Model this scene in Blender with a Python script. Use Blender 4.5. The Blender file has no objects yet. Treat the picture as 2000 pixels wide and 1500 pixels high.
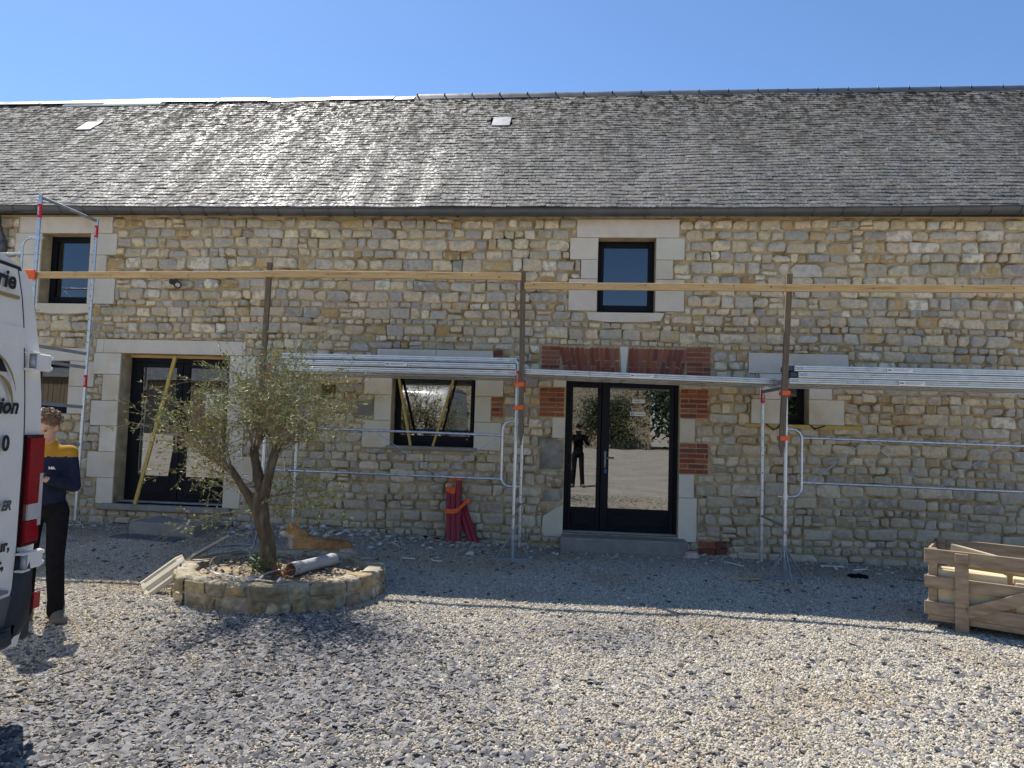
import bpy, math, random
from math import sin, cos, pi, radians, sqrt, atan2
from mathutils import Vector, Matrix, noise
random.seed(7)
R = random.Random(11)
S = bpy.context.scene
COL = S.collection

# ------------------------------------------------------------------ camera, sky, sun, exposure
cam = bpy.data.cameras.new("camera")
cam.sensor_width = 36.0
cam.lens = 24.97
cam.clip_start = 0.02
cam.clip_end = 1000
camo = bpy.data.objects.new("camera", cam)
COL.objects.link(camo)
yaw, pitch, roll = radians(5.46), radians(3.34), 0.030
fw = Vector((-sin(yaw) * cos(pitch), cos(yaw) * cos(pitch), sin(pitch)))
rt = Vector((cos(yaw), sin(yaw), 0))
up = rt.cross(fw)
r2 = cos(roll) * rt + sin(roll) * up
u2 = -sin(roll) * rt + cos(roll) * up
camo.matrix_world = Matrix(((r2.x, u2.x, -fw.x, 0), (r2.y, u2.y, -fw.y, -10.0), (r2.z, u2.z, -fw.z, 1.72), (0, 0, 0, 1)))
S.camera = camo

world = bpy.data.worlds.new("World")
S.world = world
world.use_nodes = True
wn = world.node_tree
sky = wn.nodes.new("ShaderNodeTexSky")
sky.sky_type = "NISHITA"
sky.sun_disc = False
SUN_AZ, SUN_EL = radians(40), radians(53.3)      # azimuth towards -x from +y
sky.sun_elevation = SUN_EL
sky.sun_rotation = -SUN_AZ
sky.altitude = 0
sky.air_density = 1.0
sky.dust_density = 0.15
sky.ozone_density = 8.0
wn.links.new(sky.outputs[0], wn.nodes["Background"].inputs[0])
wn.nodes["Background"].inputs[1].default_value = 0.097

sl = bpy.data.lights.new("sun", "SUN")
sl.energy = 4.5
sl.angle = radians(0.5)
sl.color = (1.0, 0.95, 0.87)
so = bpy.data.objects.new("sun", sl)
COL.objects.link(so)
sdir = Vector((-sin(SUN_AZ) * cos(SUN_EL), cos(SUN_AZ) * cos(SUN_EL), sin(SUN_EL)))
so.rotation_euler = sdir.to_track_quat("Z", "Y").to_euler()
so.location = (-20, 30, 40)

S.view_settings.view_transform = "Standard"
S.view_settings.look = "None"
S.view_settings.exposure = 0.76
S.view_settings.gamma = 1.0
S.view_settings.use_curve_mapping = False
S.render.engine = "CYCLES"
S.cycles.max_bounces = 8
S.cycles.transparent_max_bounces = 12
S.cycles.use_denoising = True

# ------------------------------------------------------------------ materials
MATS = {}


def mat(name, base=(0.5, 0.5, 0.5), rough=0.8, metal=0.0, var=0.0, scale=5.0, bump=0.0, bscale=None, attr=None, col2=None, c2t=(0.5, 0.7), stretch=None, spec=0.5, coat=0.0, detail=6.0, roughvar=0.0, inst=False):
    """procedural principled material: colour (or a colour attribute) x noise, second colour in noise patches, noise bump"""
    if name in MATS:
        return MATS[name]
    m = bpy.data.materials.new(name)
    m.use_nodes = True
    nt = m.node_tree
    N, L = nt.nodes, nt.links
    p = N["Principled BSDF"]
    p.inputs["Roughness"].default_value = rough
    p.inputs["Metallic"].default_value = metal
    p.inputs["Specular IOR Level"].default_value = spec
    p.inputs["Coat Weight"].default_value = coat
    p.inputs["Coat Roughness"].default_value = 0.08
    tc = N.new("ShaderNodeTexCoord")
    vec = tc.outputs["Object"]
    if stretch:
        mp = N.new("ShaderNodeMapping")
        mp.inputs["Scale"].default_value = stretch
        L.new(vec, mp.inputs["Vector"])
        vec = mp.outputs[0]
    ns = N.new("ShaderNodeTexNoise")
    ns.inputs["Scale"].default_value = scale
    ns.inputs["Detail"].default_value = detail
    ns.inputs["Roughness"].default_value = 0.62
    L.new(vec, ns.inputs["Vector"])
    if attr:
        at = N.new("ShaderNodeAttribute")
        at.attribute_name = attr
        if inst:
            at.attribute_type = "INSTANCER"
        csock = at.outputs["Color"]
    else:
        rgb = N.new("ShaderNodeRGB")
        rgb.outputs[0].default_value = (*base, 1)
        csock = rgb.outputs[0]
    if col2:
        rp = N.new("ShaderNodeMapRange")
        rp.inputs["From Min"].default_value = c2t[0]
        rp.inputs["From Max"].default_value = c2t[1]
        n2 = N.new("ShaderNodeTexNoise")
        n2.inputs["Scale"].default_value = scale * 0.45
        n2.inputs["Detail"].default_value = detail
        L.new(vec, n2.inputs["Vector"])
        L.new(n2.outputs["Fac"], rp.inputs["Value"])
        mx = N.new("ShaderNodeMix")
        mx.data_type = "RGBA"
        L.new(rp.outputs[0], mx.inputs["Factor"])
        L.new(csock, mx.inputs[6])
        mx.inputs[7].default_value = (*col2, 1)
        csock = mx.outputs[2]
    if var > 0:
        mr = N.new("ShaderNodeMapRange")
        mr.inputs["From Min"].default_value = 0.28
        mr.inputs["From Max"].default_value = 0.72
        mr.inputs["To Min"].default_value = 1 - var
        mr.inputs["To Max"].default_value = 1 + var
        L.new(ns.outputs["Fac"], mr.inputs["Value"])
        vm = N.new("ShaderNodeVectorMath")
        vm.operation = "SCALE"
        L.new(csock, vm.inputs[0])
        L.new(mr.outputs[0], vm.inputs["Scale"])
        csock = vm.outputs[0]
    L.new(csock, p.inputs["Base Color"])
    if roughvar > 0:
        rr = N.new("ShaderNodeMapRange")
        rr.inputs["From Min"].default_value = 0.3
        rr.inputs["From Max"].default_value = 0.7
        rr.inputs["To Min"].default_value = max(0.02, rough - roughvar)
        rr.inputs["To Max"].default_value = min(1, rough + roughvar)
        L.new(ns.outputs["Fac"], rr.inputs["Value"])
        L.new(rr.outputs[0], p.inputs["Roughness"])
    if bump > 0:
        nb = ns
        if bscale:
            nb = N.new("ShaderNodeTexNoise")
            nb.inputs["Scale"].default_value = bscale
            nb.inputs["Detail"].default_value = 5
            L.new(vec, nb.inputs["Vector"])
        b = N.new("ShaderNodeBump")
        b.inputs["Strength"].default_value = min(1, bump * 20)
        b.inputs["Distance"].default_value = bump
        L.new(nb.outputs["Fac"], b.inputs["Height"])
        L.new(b.outputs[0], p.inputs["Normal"])
    MATS[name] = m
    return m


def M(name):
    return MATS[name]


mat("rubble", attr="Col", rough=0.92, var=0.20, scale=22, bump=0.014, bscale=34, col2=(0.50, 0.44, 0.335), c2t=(0.50, 0.60), spec=0.2)
mat("mortar", (0.48, 0.375, 0.225), 0.95, var=0.35, scale=6, bump=0.012, bscale=45, col2=(0.40, 0.32, 0.20), c2t=(0.52, 0.68), spec=0.1)
mat("ashlar", attr="Col", rough=0.85, var=0.07, scale=4, bump=0.0015, bscale=120, col2=(0.55, 0.44, 0.27), c2t=(0.55, 0.8), spec=0.2)
mat("brick", attr="Col", rough=0.9, var=0.3, scale=16, bump=0.004, bscale=90, spec=0.2)
mat("cement", (0.24, 0.225, 0.19), 0.92, var=0.45, scale=5, bump=0.008, bscale=30, col2=(0.40, 0.35, 0.27), c2t=(0.5, 0.66))
mat("concrete", (0.27, 0.25, 0.22), 0.9, var=0.2, scale=7, bump=0.002, bscale=70)
mat("zinc", (0.105, 0.108, 0.11), 0.5, 0.4, var=0.25, scale=3, roughvar=0.12)
mat("zinc_pale", (0.27, 0.275, 0.28), 0.5, 0.4, var=0.18, scale=4, roughvar=0.12)
mat("galv", (0.56, 0.59, 0.62), 0.36, 0.85, var=0.2, scale=18, roughvar=0.12, detail=3)
mat("galv_dull", (0.33, 0.355, 0.38), 0.55, 0.6, var=0.25, scale=14, roughvar=0.1)
mat("deck_steel", (0.62, 0.64, 0.63), 0.34, 0.8, var=0.12, scale=9, roughvar=0.1, detail=3)
mat("dark_steel", (0.06, 0.075, 0.11), 0.5, 0.3, var=0.2, scale=12)
mat("anthracite", (0.007, 0.008, 0.012), 0.5, 0.0, spec=0.18, var=0.1, scale=8)
mat("dark_room", (0.04, 0.038, 0.035), 0.95, var=0.3, scale=2)
mat("wood_new", (0.60, 0.39, 0.165), 0.7, var=0.22, scale=9, stretch=(0.35, 6, 6), bump=0.001, col2=(0.40, 0.23, 0.09), c2t=(0.55, 0.72))
mat("wood_yellow", (0.55, 0.37, 0.09), 0.7, var=0.18, scale=9, stretch=(2, 2, 2), bump=0.001)
mat("wood_old", (0.155, 0.115, 0.075), 0.9, var=0.4, scale=10, stretch=(7, 7, 0.5), bump=0.003)
mat("wood_crate", (0.33, 0.245, 0.16), 0.85, var=0.38, scale=7, stretch=(0.6, 6, 3), bump=0.002, col2=(0.22, 0.14, 0.08), c2t=(0.52, 0.68))
mat("slab_stone", (0.60, 0.50, 0.32), 0.85, var=0.08, scale=5, bump=0.001, bscale=60)
mat("orange_strap", (0.85, 0.13, 0.02), 0.6, var=0.1, scale=20)
mat("red_label", (0.62, 0.012, 0.03), 0.5, var=0.08, scale=20)
mat("white_print", (0.8, 0.8, 0.8), 0.6, var=0.05, scale=30)
mat("paper", (0.74, 0.73, 0.62), 0.6, var=0.05, scale=30)
mat("print_grey", (0.16, 0.17, 0.2), 0.6, var=0.05, scale=30)
mat("print_blue", (0.03, 0.1, 0.3), 0.5, var=0.05, scale=30)
mat("red_tube", (0.26, 0.012, 0.025), 0.42, var=0.25, scale=10, roughvar=0.1)
mat("van_white", (0.72, 0.705, 0.67), 0.35, var=0.05, scale=4, coat=0.5)
mat("van_black", (0.022, 0.024, 0.028), 0.55, var=0.3, scale=7, roughvar=0.12)
mat("van_grey", (0.09, 0.095, 0.10), 0.6, var=0.2, scale=9)
mat("tyre", (0.02, 0.02, 0.02), 0.9, var=0.2, scale=20)
mat("lens_red", (0.27, 0.003, 0.009), 0.15, var=0.25, scale=14, coat=0.5, spec=0.3)
mat("lens_dark", (0.05, 0.002, 0.005), 0.2, var=0.1, scale=14, coat=0.3, spec=0.3)
mat("lens_clear", (0.62, 0.60, 0.62), 0.15, 0.2, var=0.1, scale=30, coat=1.0)
mat("ink", (0.012, 0.012, 0.014), 0.5, var=0.05, scale=20)
mat("gold", (0.33, 0.235, 0.09), 0.45, 0.2, var=0.08, scale=12)
mat("chrome", (0.6, 0.6, 0.6), 0.2, 1.0, var=0.05, scale=9)
mat("skin", (0.50, 0.29, 0.205), 0.55, var=0.08, scale=25)
mat("hair", (0.16, 0.095, 0.05), 0.6, var=0.5, scale=35, bump=0.006, bscale=60)
mat("navy_cloth", (0.017, 0.021, 0.042), 0.9, var=0.25, scale=16, bump=0.006, bscale=14, spec=0.08)
mat("mustard", (0.38, 0.20, 0.03), 0.9, var=0.15, scale=16, bump=0.004, bscale=16, spec=0.08)
mat("black_cloth", (0.011, 0.011, 0.013), 0.92, var=0.3, scale=16, bump=0.008, bscale=10, spec=0.08)
mat("boot", (0.13, 0.115, 0.095), 0.85, var=0.3, scale=20, bump=0.002)
mat("black_plastic", (0.014, 0.014, 0.016), 0.4, var=0.1, scale=14)
mat("fur", attr="Col", rough=0.85, var=0.25, scale=45, bump=0.004, bscale=90, spec=0.2)
mat("bark", (0.092, 0.068, 0.042), 0.95, var=0.5, scale=9, stretch=(3, 3, 0.8), bump=0.02, bscale=14, col2=(0.17, 0.135, 0.09), c2t=(0.5, 0.66))
mat("twig", (0.24, 0.185, 0.12), 0.9, var=0.3, scale=20)
mat("leaf", attr="Col", rough=0.6, var=0.15, scale=30, spec=0.2)
mat("soil", (0.26, 0.20, 0.13), 0.97, var=0.4, scale=9, bump=0.03, bscale=18, col2=(0.16, 0.125, 0.085), c2t=(0.5, 0.65))
mat("pvc", (0.38, 0.37, 0.365), 0.55, var=0.12, scale=7)
mat("bracket_metal", (0.62, 0.63, 0.66), 0.35, 0.6, var=0.15, scale=20)
mat("lid_plastic", (0.56, 0.49, 0.36), 0.65, var=0.1, scale=9)
mat("planter_stone", attr="Col", rough=0.93, var=0.35, scale=14, bump=0.02, bscale=26, col2=(0.20, 0.17, 0.115), c2t=(0.55, 0.72), spec=0.2)
mat("bowl", (0.55, 0.42, 0.36), 0.5, var=0.08, scale=9)
mat("rubble_chip", attr="Col", rough=0.95, var=0.2, scale=30, bump=0.004, spec=0.2)
mat("pebble", attr="col", inst=True, rough=0.85, var=0.12, scale=1.5, spec=0.3)
mat("far_hedge", attr="Col", rough=0.8, var=0.2, scale=9)


def slate_mat():
    m = bpy.data.materials.new("slate")
    m.use_nodes = True
    N, L = m.node_tree.nodes, m.node_tree.links
    p = N["Principled BSDF"]
    geo = N.new("ShaderNodeNewGeometry")
    at = N.new("ShaderNodeAttribute")
    at.attribute_name = "Col"
    # pale lichen spots, rust-brown moss, long streaks that run down the slope: all wear on the slates
    def nz(scale, detail, stretch=(1, 1, 1), rough=0.6):
        mp = N.new("ShaderNodeMapping")
        mp.inputs["Scale"].default_value = stretch
        L.new(geo.outputs["Position"], mp.inputs["Vector"])
        n = N.new("ShaderNodeTexNoise")
        n.inputs["Scale"].default_value = scale
        n.inputs["Detail"].default_value = detail
        n.inputs["Roughness"].default_value = rough
        L.new(mp.outputs[0], n.inputs["Vector"])
        return n.outputs["Fac"]

    def rng(s, a, b, lo=0.0, hi=1.0):
        r = N.new("ShaderNodeMapRange")
        r.inputs["From Min"].default_value = a
        r.inputs["From Max"].default_value = b
        r.inputs["To Min"].default_value = lo
        r.inputs["To Max"].default_value = hi
        L.new(s, r.inputs["Value"])
        return r.outputs[0]

    def mul(a, b):
        x = N.new("ShaderNodeMath")
        x.operation = "MULTIPLY"
        L.new(a, x.inputs[0])
        L.new(b, x.inputs[1])
        return x.outputs[0]

    def mix(f, a, colr):
        x = N.new("ShaderNodeMix")
        x.data_type = "RGBA"
        L.new(f, x.inputs["Factor"])
        L.new(a, x.inputs[6])
        x.inputs[7].default_value = (*colr, 1)
        return x.outputs[2]
    streak = rng(nz(3.6, 6, (1.0, 0.10, 0.10), 0.72), 0.38, 0.64)
    fine = rng(nz(34, 5, (1, .8, .8), rough=0.8), 0.50, 0.57)
    c = mix(mul(fine, rng(streak, 0, 1, 0.30, 0.85)), at.outputs["Color"], (0.40, 0.385, 0.34))
    topz = N.new("ShaderNodeSeparateXYZ")
    L.new(geo.outputs["Position"], topz.inputs[0])
    moss = mul(rng(nz(8, 8, (1, 0.6, 0.6), 0.78), 0.47, 0.54), rng(topz.outputs["Z"], 5.4, 8.0, 0.25, 1.0))
    c = mix(moss, c, (0.036, 0.030, 0.021))
    L.new(c, p.inputs["Base Color"])
    inv = N.new("ShaderNodeMath")
    inv.operation = "SUBTRACT"
    inv.inputs[0].default_value = 1.0
    L.new(moss, inv.inputs[1])
    clean = mul(inv.outputs[0], mul(rng(streak, 0, 1, 0.40, 1.0), rng(nz(26, 5, (1, .7, .7), rough=0.8), 0.40, 0.58, 0.10, 1.0)))
    L.new(rng(clean, 0, 1, 0.92, 0.46), p.inputs["Roughness"])
    L.new(rng(clean, 0, 1, 0.02, 0.72), p.inputs["Specular IOR Level"])
    b = N.new("ShaderNodeBump")
    b.inputs["Strength"].default_value = 0.7
    b.inputs["Distance"].default_value = 0.008
    L.new(nz(30, 5), b.inputs["Height"])
    L.new(b.outputs[0], p.inputs["Normal"])
    MATS["slate"] = m


slate_mat()


def glass_mat(name, refl, tint):
    m = bpy.data.materials.new(name)
    m.use_nodes = True
    N, L = m.node_tree.nodes, m.node_tree.links
    N.remove(N["Principled BSDF"])
    out = N["Material Output"]
    g = N.new("ShaderNodeBsdfGlossy")
    g.inputs["Roughness"].default_value = 0.0
    g.inputs["Color"].default_value = (0.95, 0.97, 1, 1)
    t = N.new("ShaderNodeBsdfTransparent")
    t.inputs["Color"].default_value = (*tint, 1)
    fr = N.new("ShaderNodeLayerWeight")
    fr.inputs["Blend"].default_value = 0.35
    r = N.new("ShaderNodeMapRange")
    r.inputs["To Min"].default_value = refl
    r.inputs["To Max"].default_value = 0.9
    L.new(fr.outputs["Fresnel"], r.inputs["Value"])
    ns = N.new("ShaderNodeTexNoise")
    ns.inputs["Scale"].default_value = 1.3
    ge = N.new("ShaderNodeNewGeometry")
    L.new(ge.outputs["Position"], ns.inputs["Vector"])
    b = N.new("ShaderNodeBump")
    b.inputs["Strength"].default_value = 0.06
    b.inputs["Distance"].default_value = 0.01
    L.new(ns.outputs["Fac"], b.inputs["Height"])
    L.new(b.outputs[0], g.inputs["Normal"])
    mx = N.new("ShaderNodeMixShader")
    L.new(r.outputs[0], mx.inputs[0])
    L.new(t.outputs[0], mx.inputs[1])
    L.new(g.outputs[0], mx.inputs[2])
    L.new(mx.outputs[0], out.inputs["Surface"])
    MATS[name] = m


glass_mat("glass", 0.20, (0.35, 0.37, 0.38))
glass_mat("glass_dark", 0.075, (0.30, 0.32, 0.36))


def ground_mat():
    m = bpy.data.materials.new("gravel_bed")
    m.use_nodes = True
    N, L = m.node_tree.nodes, m.node_tree.links
    p = N["Principled BSDF"]
    geo = N.new("ShaderNodeNewGeometry")
    v = N.new("ShaderNodeTexVoronoi")
    v.inputs["Scale"].default_value = 55
    L.new(geo.outputs["Position"], v.inputs["Vector"])
    ramp = N.new("ShaderNodeValToRGB")
    e = ramp.color_ramp.elements
    e[0].position, e[0].color = 0.0, (0.26, 0.24, 0.22, 1)
    e[1].position, e[1].color = 1.0, (0.66, 0.59, 0.48, 1)
    k = e.new(0.4)
    k.color = (0.50, 0.44, 0.35, 1)
    sp = N.new("ShaderNodeSeparateColor")
    L.new(v.outputs["Color"], sp.inputs[0])
    L.new(sp.outputs[0], ramp.inputs[0])
    n = N.new("ShaderNodeTexNoise")
    n.inputs["Scale"].default_value = 0.8
    n.inputs["Detail"].default_value = 6
    L.new(geo.outputs["Position"], n.inputs["Vector"])
    mr = N.new("ShaderNodeMapRange")
    mr.inputs["From Min"].default_value = 0.3
    mr.inputs["From Max"].default_value = 0.7
    mr.inputs["To Min"].default_value = 0.75
    mr.inputs["To Max"].default_value = 1.1
    L.new(n.outputs["Fac"], mr.inputs["Value"])
    vm = N.new("ShaderNodeVectorMath")
    vm.operation = "SCALE"
    L.new(ramp.outputs[0], vm.inputs[0])
    L.new(mr.outputs[0], vm.inputs["Scale"])
    L.new(vm.outputs[0], p.inputs["Base Color"])
    p.inputs["Roughness"].default_value = 0.95
    p.inputs["Specular IOR Level"].default_value = 0.15
    b = N.new("ShaderNodeBump")
    b.inputs["Strength"].default_value = 0.9
    b.inputs["Distance"].default_value = 0.012
    b.invert = True
    L.new(v.outputs["Distance"], b.inputs["Height"])
    L.new(b.outputs[0], p.inputs["Normal"])
    MATS["gravel_bed"] = m


ground_mat()

# ------------------------------------------------------------------ mesh helpers
LOCAL = set()           # names of rotated roots whose children are modelled in local coordinates


def origin(p):
    if p is None:
        return Vector((0, 0, 0))
    top = p
    while top.parent is not None:
        top = top.parent
    return Vector((0, 0, 0)) if top.name in LOCAL else Vector(top.location)


def T(o, label=None, cat=None, group=None, kind=None):
    for k, v in (("label", label), ("category", cat), ("group", group), ("kind", kind)):
        if v:
            o[k] = v
    return o


def empty(name, loc, label, cat, group=None, rot=None):
    o = bpy.data.objects.new(name, None)
    o.empty_display_size = 0.1
    COL.objects.link(o)
    o.location = loc
    if rot is not None:
        o.rotation_euler = rot
        LOCAL.add(o.name)
    return T(o, label, cat, group)


def link(name, me, parent=None):
    o = bpy.data.objects.new(name, me)
    COL.objects.link(o)
    if parent is not None:
        o.parent = parent
    return o


class MB:
    def __init__(s):
        s.v, s.f, s.c, s.m = [], [], [], []

    def add(s, vs, fs, col=None, mi=0):
        n = len(s.v)
        s.v += [tuple(x) for x in vs]
        s.f += [tuple(i + n for i in f) for f in fs]
        s.m += [mi] * len(fs)
        if col is None:
            col = (0.5, 0.5, 0.5)
        if isinstance(col, list):
            s.c += col
        else:
            s.c += [col] * len(vs)
        return s

    def box(s, c, d, rot=None, b=0.0, col=None, mi=0):
        cx, cy, cz = c
        x, y, z = d[0] / 2, d[1] / 2, d[2] / 2
        if b <= 0:
            vs = [(sx * x, sy * y, sz * z) for sx in (-1, 1) for sy in (-1, 1) for sz in (-1, 1)]
            fs = [(0, 1, 3, 2), (4, 6, 7, 5), (0, 4, 5, 1), (2, 3, 7, 6), (0, 2, 6, 4), (1, 5, 7, 3)]
        else:
            b = min(b, x * 0.9, y * 0.9, z * 0.9)
            vs, ix = [], {}
            for sx in (-1, 1):
                for sy in (-1, 1):
                    for sz in (-1, 1):
                        for a in range(3):
                            q = [sx * (x - b), sy * (y - b), sz * (z - b)]
                            q[a] = (sx * x, sy * y, sz * z)[a]
                            ix[(sx, sy, sz, a)] = len(vs)
                            vs.append(tuple(q))
            fs = []
            I = lambda sg, a: ix[(*sg, a)]
            for a in range(3):
                o1, o2 = (a + 1) % 3, (a + 2) % 3
                for sg in (-1, 1):
                    lp = []
                    for p, q in ((-1, -1), (1, -1), (1, 1), (-1, 1)):
                        t = [0, 0, 0]
                        t[a], t[o1], t[o2] = sg, p, q
                        lp.append(I(t, a))
                    fs.append(tuple(lp if sg > 0 else lp[::-1]))
                for p in (-1, 1):
                    for q in (-1, 1):
                        t0, t1 = [0, 0, 0], [0, 0, 0]
                        t0[a], t0[o1], t0[o2] = -1, p, q
                        t1[a], t1[o1], t1[o2] = 1, p, q
                        lp = [I(t0, o1), I(t1, o1), I(t1, o2), I(t0, o2)]
                        fs.append(tuple(lp if p * q < 0 else lp[::-1]))
            for sx in (-1, 1):
                for sy in (-1, 1):
                    for sz in (-1, 1):
                        lp = [I((sx, sy, sz), a) for a in range(3)]
                        fs.append(tuple(lp if sx * sy * sz > 0 else lp[::-1]))
        if rot is not None:
            vs = [rot @ Vector(v) for v in vs]
        vs = [(v[0] + cx, v[1] + cy, v[2] + cz) for v in vs]
        return s.add(vs, fs, col, mi)

    def bb(s, x0, x1, y0, y1, z0, z1, b=0.0, col=None, mi=0):
        return s.box(((x0 + x1) / 2, (y0 + y1) / 2, (z0 + z1) / 2), (x1 - x0, y1 - y0, z1 - z0), None, b, col, mi)

    def bar(s, p, q, w, h, b=0.0, upv=(0, 0, 1), col=None, mi=0):
        """rectangular bar from p to q: w across, h along upv"""
        p, q = Vector(p), Vector(q)
        d = (q - p)
        L = d.length
        x = d.normalized()
        u = Vector(upv)
        y = u.cross(x)
        if y.length < 1e-4:
            y = Vector((0, 1, 0)).cross(x)
        y.normalize()
        z = x.cross(y)
        rot = Matrix((x, y, z)).transposed()
        return s.box((p + q) / 2, (L, w, h), rot, b, col, mi)

    def tube(s, pts, r, n=10, caps=True, col=None, mi=0):
        pts = [Vector(p) for p in pts]
        rs = r if isinstance(r, (list, tuple)) else [r] * len(pts)
        t0 = (pts[1] - pts[0]).normalized()
        ref = Vector((0, 0, 1)) if abs(t0.z) < 0.9 else Vector((1, 0, 0))
        u = t0.cross(ref).normalized()
        vs = []
        for i, p in enumerate(pts):
            t = ((pts[min(i + 1, len(pts) - 1)] - pts[max(i - 1, 0)])).normalized()
            u = (u - t * u.dot(t)).normalized()
            w = t.cross(u)
            for k in range(n):
                a = 2 * pi * k / n
                vs.append(p + (u * cos(a) + w * sin(a)) * rs[i])
        fs = []
        for i in range(len(pts) - 1):
            for k in range(n):
                a, b = i * n + k, i * n + (k + 1) % n
                fs.append((a, b, b + n, a + n))
        if caps:
            fs.append(tuple(range(n))[::-1])
            fs.append(tuple((len(pts) - 1) * n + k for k in range(n)))
        return s.add(vs, fs, col, mi)

    def prism(s, poly, y0, y1, col=None, mi=0):
        """polygon in x,z extruded along y"""
        n = len(poly)
        vs = [(x, y0, z) for x, z in poly] + [(x, y1, z) for x, z in poly]
        fs = [tuple(range(n)), tuple(range(2 * n - 1, n - 1, -1))]
        fs += [(i, i + n, (i + 1) % n + n, (i + 1) % n) for i in range(n)]
        return s.add(vs, fs, col, mi)

    def lathe(s, c, prof, n=24, col=None, mi=0):
        vs = [(c[0] + r * cos(2 * pi * k / n), c[1] + r * sin(2 * pi * k / n), c[2] + z) for r, z in prof for k in range(n)]
        fs = [(i * n + k, i * n + (k + 1) % n, (i + 1) * n + (k + 1) % n, (i + 1) * n + k) for i in range(len(prof) - 1) for k in range(n)]
        return s.add(vs, fs, col, mi)

    def mesh(s, name, mats, org=Vector((0, 0, 0)), smooth=False, color=False):
        me = bpy.data.meshes.new(name)
        ox, oy, oz = org
        me.from_pydata([(x - ox, y - oy, z - oz) for x, y, z in s.v] if (ox or oy or oz) else s.v, [], s.f)
        for mm in (mats if isinstance(mats, (list, tuple)) else [mats]):
            me.materials.append(M(mm))
        if any(s.m):
            me.polygons.foreach_set("material_index", s.m)
        if color:
            a = me.color_attributes.new("Col", "FLOAT_COLOR", "POINT")
            flat = []
            for c in s.c:
                flat += [c[0], c[1], c[2], 1.0]
            a.data.foreach_set("color", flat)
        if smooth:
            me.polygons.foreach_set("use_smooth", [True] * len(me.polygons))
        me.update()
        return me

    def build(s, name, mats, parent=None, smooth=False, color=False):
        return link(name, s.mesh(name, mats, origin(parent), smooth, color), parent)


def fix_normals(o):
    import bmesh
    bm = bmesh.new()
    bm.from_mesh(o.data)
    bmesh.ops.recalc_face_normals(bm, faces=bm.faces)
    bm.to_mesh(o.data)
    bm.free()
    return o


def auto_smooth(o, ang=40):
    """smooth faces, sharp where the angle is large"""
    import bmesh
    bm = bmesh.new()
    bm.from_mesh(o.data)
    bmesh.ops.recalc_face_normals(bm, faces=bm.faces)
    for f in bm.faces:
        f.smooth = True
    for e in bm.edges:
        if len(e.link_faces) == 2 and e.calc_face_angle(0) > radians(ang):
            e.smooth = False
    bm.to_mesh(o.data)
    bm.free()
    return o


def text_mb(s, size, depth=0.001, shear=0.0, bold=0.0):
    cu = bpy.data.curves.new("lettering", "FONT")
    cu.body = s
    cu.size = size
    cu.extrude = depth
    cu.shear = shear
    cu.offset = bold
    cu.resolution_u = 3
    o = bpy.data.objects.new("lettering", cu)
    COL.objects.link(o)
    dg = bpy.context.evaluated_depsgraph_get()
    me = o.evaluated_get(dg).to_mesh()
    vs = [tuple(v.co) for v in me.vertices]
    fs = [tuple(p.vertices) for p in me.polygons]
    o.evaluated_get(dg).to_mesh_clear()
    bpy.data.objects.remove(o)
    bpy.data.curves.remove(cu)
    return vs, fs


def put_text(s, size, fr, name, material, parent, shear=0, bold=0, align="l"):
    """lettering on a surface: fr = (point, right vector, up vector) in the parent's model space"""
    vs, fs = text_mb(s, size, 0.0012, shear, bold)
    xs = [v[0] for v in vs]
    off = {"l": min(xs), "r": max(xs), "c": (min(xs) + max(xs)) / 2}[align]
    p, r, u = (Vector(a) for a in fr)
    n = r.cross(u)
    mb = MB()
    mb.add([p + r * (v[0] - off) + u * v[1] + n * v[2] for v in vs], fs)
    return mb.build(name, material, parent)


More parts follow.
